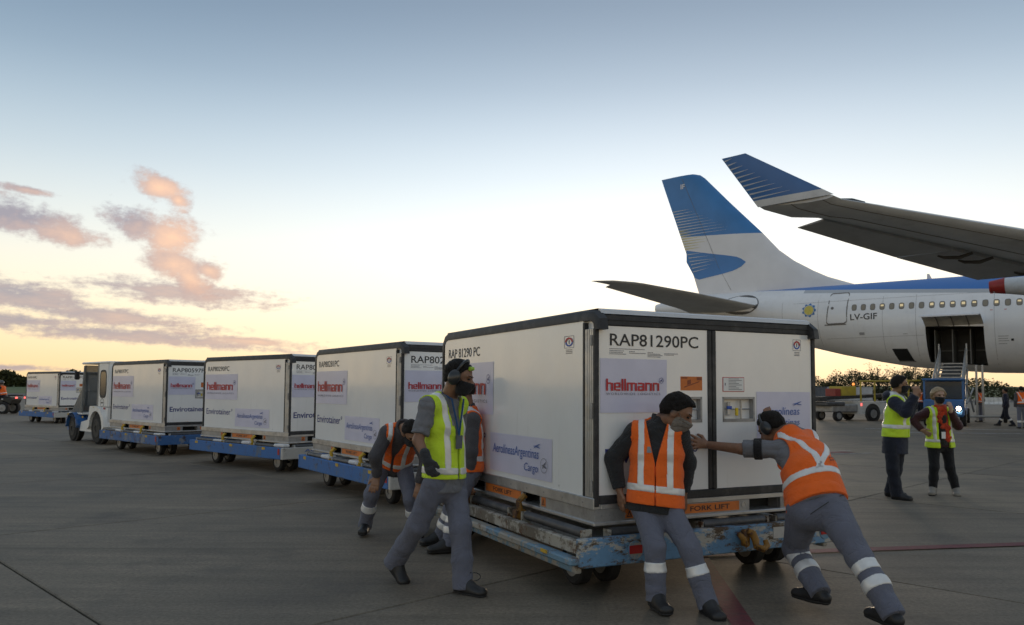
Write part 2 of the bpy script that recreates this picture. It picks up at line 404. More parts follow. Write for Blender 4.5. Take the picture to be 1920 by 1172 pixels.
# grass rises a little towards the far trees
mb = MB(); nx, ny = 40, 10
for j in range(ny + 1):
    for i in range(nx + 1):
        y = 100 + (j / ny) ** 2 * 1500; x = -1600 + 3200 * i / nx
        z = -.02 if j == 0 else .0 + max(0, y - 190) * .009 + .25 * math.sin(x * .02 + j)
        if y < 195: z = -.05
        mb.v.append((x, y, z))
for j in range(ny):
    for i in range(nx): a = j * (nx + 1) + i; mb.f.append((a, a + 1, a + nx + 2, a + nx + 1)); mb.mi.append(0)
o = mb.build('grass_field', M_GRASS, fix=False, smooth=60); tag(o, kind='structure')
# painted markings (each about 4 mm over the slabs)
M_RED = mat('red_paint', (.125, .024, .030), .7, var=.3, vscale=20, dirt=(.07, .05, .045), dscale=14, damt=(.5, .78), bmp=.4, bscale=40)
M_WHT = mat('white_road_paint', (.42, .42, .41), .7, var=.2, vscale=10, dirt=(.10, .095, .09), dscale=5, damt=(.4, .65))
def strip(name, p, q, w, matl, z=.005):
    p, q = Vector(p), Vector(q); d = (q - p).normalized(); n = Vector((-d.y, d.x, 0)) * w / 2
    o = MB().add([(*(p - n)[:2], z), (*(q - n)[:2], z), (*(q + n)[:2], z), (*(p + n)[:2], z)], [(0, 1, 2, 3)]).build(name, matl, apron, fix=False); return o
rc = Vector((1.74, 7.46, 0))
strip('painted_line', on_ground(1430, 1230), rc, .155, M_RED); strip('painted_line', rc + Vector((.0, .0, 0)), on_ground(1920, 1021) + (on_ground(1920, 1021) - on_ground(1560, 1033)) * 2, .155, M_RED, .009)
q = on_ground(1583, 851)
for dx, dy, w_, l_, mm in ((0, 0, .12, 1.5, M_WHT), (0, .75, .10, 1.3, M_WHT)): 
    strip('painted_line', q + Vector((dx - .9, dy - .35, 0)), q + Vector((dx + l_ - .7, dy + .25, 0)), w_, mm, .006 if dy == 0 else .0062)
strip('painted_line', q + Vector((-1.1, .05, 0)), q + Vector((.35, .55, 0)), .45, M_RED, .0075)
for px, py, L_ in ((1780, 812, 5.0), (1858, 806, 4.0), (1700, 805, 3.0)):
    g = on_ground(px, py); strip('painted_line', g + Vector((-L_ / 2, .4, 0)), g + Vector((L_ / 2, -.3, 0)), .35, M_WHT, .006)
# ------------------------------------------------------------------ refrigerated air cargo containers
CW, CL, CH = 2.24, 3.18, 1.62
def white_panel():
    m, nt, b = newmat('white_panel')
    n = tex(nt, scale=1.3, detail=6, rough=.7); c = ramp(nt, n, [(.3, (.82, .822, .815)), (.7, (.89, .893, .888))])
    st = tex(nt, scale=1.0, detail=7, rough=.7, stretch=(9, 9, .7)); c = mixc(nt, ramp(nt, st, [(.60, 0.0), (.80, .22)]), c, (.45, .42, .37))
    sc = tex(nt, scale=3.0, detail=9, rough=.82); c = mixc(nt, ramp(nt, sc, [(.645, 0.0), (.675, .6)]), c, (.30, .29, .28))
    nt.links.new(c, b.inputs['Base Color']); b.inputs['Roughness'].default_value = .24; b.inputs['Specular IOR Level'].default_value = .7
    nt.links.new(ramp(nt, tex(nt, scale=2.2, detail=5), [(.3, .10), (.7, .24)]), b.inputs['Roughness']); b.inputs['Coat Weight'].default_value = .35; b.inputs['Coat Roughness'].default_value = .06
    bump(nt, b, tex(nt, scale=1.6, detail=2), .12, .02); return m
M_PANEL = white_panel()
M_BLACK = mat('black_rubber', (.022, .023, .026), .55, var=.3, vscale=12, bmp=.15, bscale=90, dirt=(.11, .105, .10), dscale=5, damt=(.5, .85))
M_ALU = mat('aluminium', (.50, .50, .50), .42, .75, var=.12, vscale=5, dirt=(.20, .19, .18), dscale=4, damt=(.5, .9), rvar=.12)
M_ALUD = mat('dull_aluminium', (.36, .36, .36), .5, .5, var=.15, vscale=4, dirt=(.15, .14, .13), dscale=5, damt=(.42, .85))
M_DARK = mat('dark_cavity', (.012, .012, .012), .8)
M_ORANGE = mat('orange_plate', (.62, .17, .03), .5, var=.12, vscale=9, dirt=(.25, .10, .04), dscale=6, damt=(.55, .85))
M_FILM = mat('lilac_film', (.63, .63, .78), .28, var=.05, vscale=3, spec=.6)
M_INK = mat('black_ink', (.025, .025, .027), .5); M_REDINK = mat('red_ink', (.48, .02, .03), .45); M_BLUEINK = mat('blue_ink', (.03, .04, .20), .45)
M_AERO = mat('aero_ink', (.06, .13, .40), .45); M_GREYINK = mat('grey_ink', (.16, .16, .20), .5)
M_NOTICE = mat('notice_white', (.78, .78, .76), .5, var=.03)
M_YEL = mat('yellow_plastic', (.72, .52, .03), .45); M_BLUP = mat('blue_plastic', (.03, .09, .42), .45)
def F_(u, v, h): return (u, -h, v)
def S_(u, v, h): return (-h, CL - u, v)
def poster(parent, mapf, u0, u1, v0, v1, seed, name='poster'):
    rg = random.Random(seed); n = 14; mb = MB()
    cr = [(rg.uniform(u0, u1), rg.uniform(v0, v1), rg.uniform(-1, 1), rg.uniform(.03, .10), rg.uniform(.6, 1)) for _ in range(7)]
    for j in range(n + 1):
        for i in range(n + 1):
            u = u0 + (u1 - u0) * i / n; v = v0 + (v1 - v0) * j / n; h = .0035
            for (a, b, d, w, k) in cr:
                q = (u - a) * math.cos(d) + (v - b) * math.sin(d); r = -(u - a) * math.sin(d) + (v - b) * math.cos(d)
                h += .0045 * k * math.exp(-(q / (w * .25)) ** 2 - (r / (w * 1.8)) ** 2)
            mb.v.append(mapf(u, v, h))
    for j in range(n):
        for i in range(n): a = j * (n + 1) + i; mb.f.append((a, a + 1, a + n + 2, a + n + 1)); mb.mi.append(0)
    return mb.build(name, M_FILM, parent, smooth=60, fix=False)
HW = block_word()
def plate(parent, name, mapf, u0, u1, v0, v1, h, matl, h0=-.004):
    return MB().prism([(u0, v0), (u1, v0), (u1, v1), (u0, v1)], lambda u, v: mapf(u, v, h), lambda u, v: mapf(u, v, h0)).build(name, matl, parent)
def posters_on(root, mapf, side):
    if side:
        p = poster(root, mapf, .10, 1.37, .765, 1.27, 3)
        lettering(fit_poly(HW, .18, 1.20, .955, 1.115), mapf, .0105, M_REDINK, p)
        lettering(fit_poly(text_poly('WORLDWIDE LOGISTICS', 0, 1.25), .19, 1.24, .875, .905), mapf, .0105, M_GREYINK, p)
        lettering(merge_poly(ring_poly(.040, .045, cx=1.262, cy=1.105), fit_poly(CONDOR, 1.235, 1.29, 1.08, 1.13)), mapf, .0105, M_BLUEINK, p, 'emblem')
        lettering(fit_poly(text_poly('Envirotainer', .012), .17, 1.13, .465, .58), mapf, .0025, M_BLUEINK, root)
        lettering(ring_poly(.014, .024, cx=1.175, cy=.562), mapf, .0025, M_BLUEINK, root)
        p = poster(root, mapf, 1.31, 2.53, .25, .60, 8)
        lettering(fit_poly(text_poly('AerolíneasArgentinas'), 1.38, 2.30, .395, .505, .12), mapf, .0105, M_AERO, p)
        lettering(fit_poly(text_poly('Cargo'), 2.03, 2.29, .285, .375, .12), mapf, .0105, M_AERO, p)
        lettering(fit_poly(CONDOR, 2.20, 2.33, .505, .55), mapf, .0105, M_AERO, p, 'emblem')
        lettering(merge_poly(ring_poly(.058, .062, cx=2.40, cy=.375), fit_poly(CONDOR, 2.36, 2.44, .34, .41)), mapf, .0105, M_GREYINK, p, 'emblem')
        ic = (2.80, 1.385)
    else:
        p = poster(root, mapf, .046, .659, .836, 1.246, 5)
        lettering(fit_poly(HW, .094, .583, 1.002, 1.093), mapf, .0105, M_REDINK, p)
        lettering(fit_poly(text_poly('WORLDWIDE LOGISTICS', 0, 1.25), .093, .592, .970, .988), mapf, .0105, M_GREYINK, p)
        lettering(merge_poly(ring_poly(.019, .022, cx=.603, cy=1.083), fit_poly(CONDOR, .59, .617, 1.07, 1.096)), mapf, .0105, M_BLUEINK, p, 'emblem')
        lettering(fit_poly(text_poly('Envirotainer', .02), .09, .885, .456, .565), mapf, .0025, M_BLUEINK, root)
        lettering(ring_poly(.014, .024, cx=.934, cy=.545), mapf, .0025, M_BLUEINK, root)
        p = poster(root, mapf, 1.579, 2.185, .60, 1.0, 9)
        for tx, a, b in (('Aerolíneas', .805, .87), ('Argentinas', .705, .77), ('Cargo', .625, .68)):
            lettering(fit_poly(text_poly(tx), 1.66 if tx != 'Cargo' else 1.85, 2.05, a, b, .12), mapf, .0105, M_AERO, p)
        lettering(fit_poly(CONDOR, 1.97, 2.08, .88, .92), mapf, .0105, M_AERO, p, 'emblem')
        # small print under the number, orange handling sticker, red-framed notice
        for k, (a, b, v) in enumerate(((.13, .45, 1.318), (.13, .26, 1.303), (.13, .25, 1.291), (.13, .28, 1.279), (.31, .36, 1.300), (.31, .46, 1.288), (.48, .53, 1.297), (.48, .60, 1.286), (.48, .62, 1.276), (.48, .60, 1.264), (.64, .77, 1.292), (.64, .73, 1.282))):
            lettering(fit_poly(rects_poly([(i * .5, i * .5 + .36, 0, 1) for i in range(int((b - a) * 90))]), a, b, v, v + .005), mapf, .0025, M_GREYINK, root, 'small_print')
        s = plate(root, 'sticker', mapf, .796, 1.01, 1.008, 1.118, .003, M_ORANGE)
        lettering(([(.83, 1.03), (.98, 1.075), (.98, 1.082), (.83, 1.037), (.86, 1.05), (.895, 1.06), (.895, 1.095), (.86, 1.085), (.80, 1.102), (.86, 1.102), (.86, 1.113), (.80, 1.113), (.955, 1.09), (1.005, 1.09), (1.005, 1.113), (.955, 1.113)], [(0, 1, 2, 3), (4, 5, 6, 7), (8, 9, 10, 11), (12, 13, 14, 15)]), mapf, .005, mat('brown_ink', (.25, .06, .02), .5), s, 'symbol')
        s = plate(root, 'sticker', mapf, 1.221, 1.447, .999, 1.118, .003, M_REDINK)
        lettering(rects_poly([(1.226, 1.442, 1.004, 1.113)]), mapf, .0045, M_NOTICE, s, 'print')
        lettering(rects_poly([(1.28, 1.42 - .03 * (k % 3), 1.015 + k * .0125, 1.019 + k * .0125) for k in range(8)] + [(1.24, 1.25, 1.05, 1.07)]), mapf, .006, M_GREYINK, s, 'print')
        ic = (2.041, 1.402)
    u, v = ic; k = 1.7 if side else 1.0
    s = lettering(merge_poly(ring_poly(.024, .036, cx=0, cy=0)), lambda a, b, h: mapf(u + a * k, v + b, h), .0025, M_BLUP, root, 'emblem')
    lettering(([(x * k + u, y + v) for x, y in [(math.cos(R(t)) * r, math.sin(R(t)) * r) for t in range(0, 181, 20) for r in (.023, .037)]], [(i, i + 1, i + 3, i + 2) for i in range(0, 18, 2)]), mapf, .004, M_REDINK, root, 'emblem')
    lettering(merge_poly(rects_poly([(u - .045 * k, u + .045 * k, v + .045, v + .048), (u - .045 * k, u - .042 * k, v - .045, v + .045), (u + .042 * k, u + .045 * k, v - .045, v + .045), (u - .045 * k, u + .045 * k, v - .048, v - .045), (u - .004 * k, u + .004 * k, v - .016, v + .016)] + [(u - .03 * k + .004 * (i % 2), u + .03 * k, v - .065 - .013 * i, v - .060 - .013 * i) for i in range(3)])), mapf, .0025, M_GREYINK, root, 'emblem')
def build_container():
    root = empty('cargo_container')
    W_, L_, H_ = CW, CL, CH
    MB().bbox(-.02, W_ + .02, -.02, L_ + .02, 0, .028, .006).build('base_plate', M_ALU, root)
    MB().box(.14, W_ - .14, .14, L_ - .14, .026, .12).build('base_core', M_DARK, root)
    for xa, xb in ((0, .40), (.74, 1.49), (1.83, W_)): 
        for y0 in (0, L_ - .03): MB().box(xa, xb, y0, y0 + .03, .028, .118).build('base_skirt', M_ALUD, root)
    for ya, yb in ((.03, .865), (1.18, 2.0), (2.31, L_ - .03)):
        for x0 in (0, W_ - .03): MB().box(x0, x0 + .03, ya, yb, .028, .118).build('base_skirt', M_ALUD, root)
    for p in (.40, .74, 1.49, 1.83): MB().box(p - .004, p + .004, .031, .139, .03, .117).build('pocket_wall', M_ALUD, root)
    for (a, b) in ((.805, 1.38),):
        p = plate(root, 'fork_lift_plate', F_, a, b, .04, .112, .003, M_ORANGE)
        lettering(fit_poly(text_poly('FORK LIFT', .012), a + .075, b - .10, .056, .095), F_, .005, M_INK, p)
    p = plate(root, 'fork_lift_plate', S_, CL - 1.965, CL - 1.215, .04, .112, .003, M_ORANGE)
    lettering(fit_poly(text_poly('FORK LIFT', .012), CL - 1.79, CL - 1.40, .056, .095), S_, .005, M_INK, p)
    for mp, u in ((S_, CL - .832), (S_, CL - 2.40), (F_, .27), (F_, 1.87)):
        p = plate(root, 'warning_plate', mp, u, u + .07, .04, .112, .003, M_ORANGE)
        lettering(([(u + .012, .05), (u + .058, .05), (u + .035, .10), (u + .022, .056), (u + .048, .056), (u + .035, .085)], [(0, 1, 4, 3), (1, 2, 5, 4), (2, 0, 3, 5)]), mp, .005, M_INK, p, 'symbol')
    # lower rails
    rl = MB(); rl.bbox(-.014, .05, -.004, L_ + .014, .118, .203, .005); rl.bbox(W_ - .05, W_ + .014, -.004, L_ + .014, .118, .203, .005); rl.bbox(.0502, W_ - .0502, L_ - .05, L_ + .012, .118, .203, .005); rl.bbox(.0502, W_ - .0502, -.006, .04, .1185, .157, .004)
    rl.build('lower_rail', M_ALU, root)
    rv = MB()
    for y in np.arange(.15, L_, .31): rv.lathe([(0, .007), (.004, .006)], (-.014, y, .16), (-1, 0, 0), 8)
    for x in np.arange(.06, .4, .07): rv.lathe([(0, .007), (.004, .006)], (x, -.001, .075), (0, -1, 0), 8)
    rv.build('rivets', M_ALUD, root)
    bd = MB(); bd.box(.03, W_ - .03, .05, L_ - .05, .20, H_ - .03); bd.build('insulated_body', M_PANEL, root)
    for x0, x1 in ((0, .031), (W_ - .031, W_)):
        MB().box(x0, x1, .165, 3.095, .203, 1.55).build('side_panel', M_PANEL, root)
    MB().box(.04, W_ - .04, L_ - .051, L_ - .002, .203, 1.55).build('rear_panel', M_PANEL, root)
    # roof with silver edge, black frame of the long sides
    rf = MB(); rf.add([(.05, -.012, 1.584), (W_ - .05, -.012, 1.584), (W_ - .05, -.004, 1.615), (.05, -.004, 1.615), (.05, .03, 1.626), (W_ - .05, .03, 1.626), (.05, L_ - .03, 1.626), (W_ - .05, L_ - .03, 1.626), (.05, L_ + .0, 1.584), (W_ - .05, L_ + .0, 1.584), (.05, .02, 1.584), (W_ - .05, .02, 1.584)],
        [(0, 1, 2, 3), (3, 2, 5, 4), (4, 5, 7, 6), (6, 7, 9, 8), (0, 10, 11, 1), (0, 3, 4, 10), (1, 11, 5, 2)])
    rf.build('roof', mat('roof_silver', (.62, .63, .65), .38, .15, var=.06, vscale=3), root, fix=True)
    for sx, name in ((0, 'side_frame'), (1, 'side_frame')):
        fr = MB(); prof = [(-.006, 0), (-.006, .052), (.004, .074), (.03, .084), (.07, .084), (.07, 0)]   # (out x, up)
        path = [(3.13, .205), (3.13, 1.40)] + [(3.13 - .11 * (1 - math.cos(R(t))), 1.40 + .135 * math.sin(R(t))) for t in (30, 60, 90)] + [(.16, 1.535), (.055, 1.532), (.012, 1.51), (.002, 1.46)]
        nrm = [(1, 0), (1, .1)] + [(math.cos(R(t)), math.sin(R(t))) for t in (30, 60, 90)] + [(0, 1), (-.5, .9), (-.95, .4), (-1, 0)]
        for (y, z), (ny_, nz_) in zip(path, nrm):
            for (o_, u_) in prof:
                k = u_ * (.62 if (y > 3 and z < 1.45) else 1.0)
                xx = o_ if sx == 0 else CW - o_
                fr.v.append((xx, y + ny_ * k, z + nz_ * k))
        n = len(prof)
        for i in range(len(path) - 1):
            for k in range(n): fr.f.append((i * n + k, i * n + (k + 1) % n, (i + 1) * n + (k + 1) % n, (i + 1) * n + k)); fr.mi.append(0)
        fr.f.append(tuple(range(n))); fr.f.append(tuple((len(path) - 1) * n + k for k in range(n))); fr.mi += [0, 0]
        fr.build(name, M_BLACK, root, smooth=35)
    for x0, x1 in ((-.004, .03), (W_ - .03, W_ + .004)):
        cp = MB(); cp.bbox(x0, x1, .018, .135, .203, 1.47, .004)
        for y in (.045, .075, .105): cp.box(x0 - .003, x1 + .003, y - .006, y + .006, .21, 1.465)
        c = cp.build('corner_post', M_ALU, root)
        MB().box(x0 - .002, x1 + .002, .137, .163, .203, 1.52).build('door_seal', M_BLACK, root)
        MB().bbox(x0 - .002, x1 + .002, -.013, .017, .14, 1.47, .004).build('door_seal', M_BLACK, root)
        for za, zb in ((.79, .91), (.25, .33), (1.34, 1.42)):
            MB().lathe([(za, .011), (zb, .011)], (x0 - .006 if x0 < 0 else x1 + .006, .03, 0), (0, 0, 1), 10).build('hinge', M_ALUD, root, smooth=40)
    # doors
    sl = MB(); sl.bbox(.03, W_ - .03, -.010, .05, 1.493, 1.582, .008); sl.bbox(.03, W_ - .03, -.016, -.0102, 1.535, 1.545, .002)
    sl.bbox(.03, W_ - .03, -.010, .05, .158, .222, .006)
    sl.bbox(1.066, 1.105, -.012, .05, .2222, 1.4928, .006); sl.bbox(1.111, 1.15, -.012, .05, .2222, 1.4928, .006)
    sl.build('door_seal', M_BLACK, root)
    for (xa, xb, ra, rb) in ((.03, 1.065, .672, 1.004), (1.151, 2.205, 1.223, 1.556)):
        za, zb = .757, .953; d = MB()
        for (a, b, c, e) in ((xa, ra, .2225, 1.4925), (rb, xb, .2225, 1.4925), (ra, rb, .2225, za), (ra, rb, zb, 1.4925)): d.box(a, b, 0, .05, c, e)
        d.box(ra, rb, .048, .052, za, zb)
        dr = d.build('door', M_PANEL, root, fix=True)
        fr = MB()
        for (a, b, c, e) in ((ra - .004, ra + .012, za, zb), (rb - .012, rb + .004, za, zb), (ra - .004, rb + .004, zb - .014, zb + .004), (ra - .004, rb + .004, za - .004, za + .02)): fr.box(a, b, -.003, .044, c, e)
        fr.build('handle_frame', M_ALUD, dr)
        lt = MB(); lt.bbox(ra + .06, ra + .09, .012, .03, za + .05, zb - .04, .003); lt.bbox(ra + .20, ra + .215, .014, .03, za + .02, zb - .02, .003); lt.tube([(ra + .03, .02, za + .10), (rb - .03, .02, za + .10)], .006, 8)
        lt.build('latch', M_ALU, dr)
        MB().bbox(ra + .05, ra + .10, .002, .02, za + .10, za + .125, .004).build('latch_knob', M_BLUP, dr)
        MB().bbox(ra + .14, ra + .165, .0, .02, za + .045, za + .11, .004).build('seal_tag', M_YEL, dr)
    # bolts of the recessed cup beside the front plate
    MB().lathe([(0, .024), (.006, .024), (.006, .018), (.002, .016)], (1.43, .001, .078), (0, -1, 0), 16).build('tie_down_ring', M_ALU, root, smooth=30)
    posters_on(root, S_, True); posters_on(root, F_, False)
    return root
CONT = [(0.6206, 5.9471, -0.4534, 'RAP81290PC', 'RAP 81290 PC'), (-1.4248, 10.2856, -0.5938, 'RAP80281PC', 'RAP80281PC'), (-4.0163, 14.3954, -0.8476, 'RAP80290PC', 'RAP80290PC'),
        (-7.6873, 17.7036, -0.8171, 'RAP80597PC', 'RAP80597PC'), (-18.6103, 32.7318, -0.9254, 'RAP81470PC', 'RAP81470PC')]
CLAB = ['white insulated cargo container numbered RAP81290PC, nearest, with workers pushing at its doors', 'white insulated cargo container numbered RAP80281PC, behind the bending worker', 'white insulated cargo container numbered RAP80290PC, third from the right in the row',
        'white insulated cargo container numbered RAP80597PC, directly behind the tow tractor', 'white insulated cargo container numbered RAP81470PC, farthest left beside the quad bike']
proto = build_container()
for i, (x, y, yaw, t1, t2) in enumerate(CONT):
    o = proto if i == 0 else copy_tree(proto)
    o.location = (x, y, .52); o.rotation_euler = (0, 0, -yaw)
    tag(o, CLAB[i], 'cargo container', 'insulated cargo containers on dollies')
    CONT[i] += (o,)
for (x, y, yaw, t1, t2, o) in CONT:
    lettering(fit_poly(text_poly(t1, .008), .134, .974, 1.343, 1.437), F_, .0025, M_INK, o)
    lettering(fit_poly(text_poly(t2, .008), .20, 1.04, 1.335, 1.43), S_, .0025, M_INK, o)
# ------------------------------------------------------------------ dollies
def worn(name, base, alt, rust=(.10, .045, .02), lo=.50, r_lo=.60, st=(1, 1, 1)):
    m, nt, b = newmat(name)
    n1 = tex(nt, scale=2.6, detail=10, rough=.78, stretch=st); n2 = tex(nt, scale=3.4, detail=10, rough=.8, stretch=tuple(q * 1.3 for q in st)); n3 = tex(nt, scale=22, detail=6, rough=.7)
    c = mixc(nt, ramp(nt, n3, [(.3, .0), (.7, .5)]), base, tuple(q * .7 for q in base))
    c = mixc(nt, ramp(nt, n1, [(lo, 0.0), (lo + .035, 1.0)]), c, alt)
    c = mixc(nt, ramp(nt, n2, [(r_lo, 0.0), (r_lo + .05, 1.0)]), c, rust)
    nt.links.new(c, b.inputs['Base Color']); b.inputs['Roughness'].default_value = .6
    bump(nt, b, n1, .35, .004); return m
M_WORN = worn('worn_paint_front', (.13, .27, .44), (.42, .40, .35), (.085, .055, .03), .505, .515, (.8, 1, 1.8))
M_WORNW = worn('worn_paint_side', (.40, .38, .33), (.14, .12, .095), (.10, .045, .02), .49, .54)
M_WORNB = worn('worn_blue_bar', (.15, .27, .38), (.33, .31, .27), (.12, .07, .04), .485, .545)
M_BLUE = worn('blue_dolly_paint', (.035, .15, .42), (.09, .14, .22), (.055, .04, .03), .55, .57)
M_BLUE2 = worn('blue_dolly_paint_rusty', (.045, .14, .36), (.20, .22, .25), (.06, .04, .03), .53, .535)
M_DOLW = worn('dolly_white', (.50, .49, .46), (.25, .24, .22), (.12, .06, .03), .56, .60)
M_STEEL = mat('roller_steel', (.075, .078, .085), .5, .3, var=.25, vscale=8, dirt=(.20, .19, .18), dscale=7, damt=(.5, .9))
M_RUSTY = worn('rusty_hook', (.30, .15, .02), (.08, .035, .015), (.05, .025, .015), .5, .55)
M_TYRE = mat('tyre_rubber', (.014, .014, .015), .8, var=.3, vscale=10, bmp=.3, bscale=50)
M_CHASSIS = mat('chassis_black', (.03, .03, .03), .7, var=.3, dirt=(.07, .06, .05), dscale=6)
M_REFR = mat('red_reflector', (.40, .02, .02), .3)
M_YTAB = mat('yellow_tab', (.60, .38, .03), .6, dirt=(.25, .16, .05), dscale=20)
M_WRAP = mat('plastic_wrap', (.62, .62, .62), .35, var=.1, bmp=.6, bscale=25, bdist=.02)
def wheel(parent, c, r, w, name='wheel', hub=M_ALUD):
    o = MB().lathe([(-w / 2, r * .62), (-w / 2, r * .9), (-w * .38, r), (w * .38, r), (w / 2, r * .9), (w / 2, r * .62)], c, (1, 0, 0), 24).build(name, M_TYRE, parent, smooth=35)
    MB().lathe([(-w / 2 - .003, r * .61), (-w / 2 - .006, r * .5), (-w / 2 - .014, r * .2), (w / 2 + .014, r * .2), (w / 2 + .006, r * .5), (w / 2 + .003, r * .61)], c, (1, 0, 0), 18).build('hub', hub, o, smooth=30)
    return o
def dolly(i):
    x, y, yaw = CONT[i][:3]
    root = empty('container_dolly', (x, y, 0), -yaw)
    old = i == 0
    X0, X1, Y0, Y1 = -.20, 2.31, -.13, 3.30
    side = M_WORNW if old else (M_BLUE2 if i in (3,) else M_BLUE)
    ms_front = M_WORN if old else (M_BLUE2 if i == 3 else M_DOLW)
    # frame under the deck
    fr = MB()
    for xx in (.25, 1.05, 1.85): fr.box(xx, xx + .14, Y0 + .08, Y1 - .08, .27, .37)
    for yy in (.3, 1.5, 2.65): fr.box(.0, 2.12, yy, yy + .12, .275, .365)
    fr.build('chassis', M_CHASSIS, root)
    MB().box(X0 + .1, X1 - .1, Y0 + .09, Y1 - .09, .3855, .40).build('deck', M_DOLW, root)
    # front and rear beams
    for k, (ya, yb) in enumerate(((Y0, Y0 + .07), (Y1 - .07, Y1))):
        MB().bbox(X0, X1, ya, yb, .25, .455, .008).build('end_beam', ms_front if k == 0 else side, root)
    for k, (xa, xb) in enumerate(((X0, X0 + .06), (X1 - .06, X1))):
        if old:
            MB().bbox(xa, xb, Y0 + .072, Y1 - .072, .34, .435, .008).build('side_beam', M_WORNW, root)
            lo = (X0 - .075, X0 + .0) if k == 0 else (X1 - .0, X1 + .075)
            MB().bbox(lo[0], lo[1] if k else X0 + .02, Y0 + .02, Y1 - .02, .27, .325, .012).build('bumper_bar', M_WORNB, root)
            MB().bbox(xa + .005, xb - .005, Y0 + .075, Y1 - .075, .20, .27, .006).build('lower_rail', M_WORNB, root)
        else:
            MB().bbox(xa, xb, Y0 + .072, Y1 - .072, .25, .455, .008).build('side_beam', side, root)
    # rollers along the left side and across the front, with their brackets
    segs = [(.02, .95), (1.25, 2.05), (2.3, 3.15)]
    for (a, b) in segs:
        for xx in (X0 + .125, X1 - .125):
            MB().lathe([(a, .030), (a + .004, .037), (b - .004, .037), (b, .030)], (xx, 0, .468), (0, 1, 0), 14).build('roller', M_STEEL, root, smooth=40)
            for e in (a - .03, b + .01): MB().box(xx - .045, xx + .045, e, e + .02, .40, .50).build('roller_bracket', M_DOLW if not old else M_WORNW, root)
    for (a, b) in ((.12, .80), (.98, 1.62), (1.75, 2.1)):
        MB().lathe([(a, .030), (a + .004, .037), (b - .004, .037), (b, .030)], (0, Y0 + .115, .470), (1, 0, 0), 14).build('roller', M_STEEL, root, smooth=40)
        for e in (a - .03, b + .01): MB().box(e, e + .02, Y0 + .075, Y0 + .155, .40, .495).build('roller_bracket', M_WORNW if old else M_DOLW, root)
    for (yy) in (1.08, 2.17):                                   # pallet stops
        l = MB(); l.bbox(X0 + .07, X0 + .17, yy - .025, yy + .045, .40, .50, .006); l.tube([(X0 + .12, yy, .49), (X0 + .11, yy, .57), (X0 + .16, yy, .615), (X0 + .19, yy, .60)], [.03, .028, .026, .012], 8)
        l.build('pallet_stop', M_RUSTY if old else M_YTAB, root, smooth=40)
    if not old:
        rg = random.Random(i)
        for yy in (.0, 1.12, 2.2):
            w = MB(); w.bbox(X0 + .05, X0 + .2, yy - .06, yy + .26, .455, .50 + rg.uniform(0, .02), .02); w.build('plastic_wrap', M_WRAP, root)
        for yy in (.45, 1.6, 2.95): MB().box(X0 - .005, X0 + .01, yy, yy + .10, .40, .445).build('yellow_tab', M_YTAB, root)
        MB().box(X0 - .003, X0 + .01, Y0 + .1, Y0 + .16, .33, .44).build('reflector', M_REFR, root)
        if i == 2:
            lettering(fit_poly(text_poly('Aerolíneas', .01), .25, 1.05, .37, .42, .1), lambda u, v, h: (u, Y0 - h, v), .003, M_AERO, root)
            lettering(fit_poly(text_poly('Argentinas', .01), .25, 1.05, .29, .34, .1), lambda u, v, h: (u, Y0 - h, v), .003, M_AERO, root)
    else:
        MB().box(X0 - .079, X0 - .072, .23, .33, .30, .3255).build('yellow_tab', M_YTAB, root)
        for xx in (.27, 2.2):
            p = MB().lathe([(0, .068), (.006, .066)], (xx, Y0, .35), (0, -1, 0), 20).build('reflector_disc', M_WORNB, root)
            MB().box(xx - .055, xx + .055, Y0 - .013, Y0 - .005, .325, .385).build('reflector', M_REFR, p)
        hk = MB(); hk.bbox(1.27, 1.33, Y0 - .06, Y0, .30, .43, .012); hk.tube([(1.30, Y0 - .05, .42), (1.34, Y0 - .07, .40), (1.35, Y0 - .09, .35), (1.33, Y0 - .12, .31), (1.38, Y0 - .14, .29), (1.43, Y0 - .13, .31), (1.43, Y0 - .11, .35)], [.03, .032, .03, .028, .028, .026, .02], 10)
        hk.tube([(1.24, Y0 - .02, .40), (1.24, Y0 - .07, .37), (1.28, Y0 - .07, .31)], [.022, .024, .02], 8); hk.build('tow_hook', M_RUSTY, root, smooth=45)
        pl = plate(root, 'data_plate', lambda u, v, h: (u, Y0 - h, v), 1.62, 1.76, .33, .42, .004, M_DOLW)
    # wheels in pairs on forks
    for (wx, wy) in ((.16, .42), (1.92, .42), (.16, 2.68), (1.92, 2.68)):
        fk = MB(); fk.box(wx - .03, wx + .17, wy - .06, wy + .06, .24, .3)
        fk.tube([(wx - .09, wy, .15), (wx + .23, wy, .15)], .022, 10); fk.box(wx + .05, wx + .09, wy - .03, wy + .03, .15, .26); fk.build('axle_fork', M_RUSTY if old else M_CHASSIS, root)
        for dx in (-.06, .20): wheel(root, (wx + dx, wy, .165), .165, .11)
    if i in (1, 2, 3):                                           # draw bar towards the next vehicle
        tb = MB(); tb.tube([(1.02, Y1 - .02, .31), (1.06, Y1 + .95, .30)], .032, 8); tb.tube([(1.30, Y1 - .02, .31), (1.06, Y1 + .6, .30)], .025, 8); tb.build('draw_bar', M_CHASSIS, root)
    labs = ['worn dolly with scraped blue and white paint under the nearest container', 'blue dolly behind the bending worker, second in the row', 'blue roller dolly with lettered end beam under container RAP80290PC', 'rusty blue dolly hitched behind the tow tractor', 'blue dolly at the far left beside the quad bike']
    tag(root, labs[i], 'dolly', 'container dollies')
    return root
for i in range(5): dolly(i)
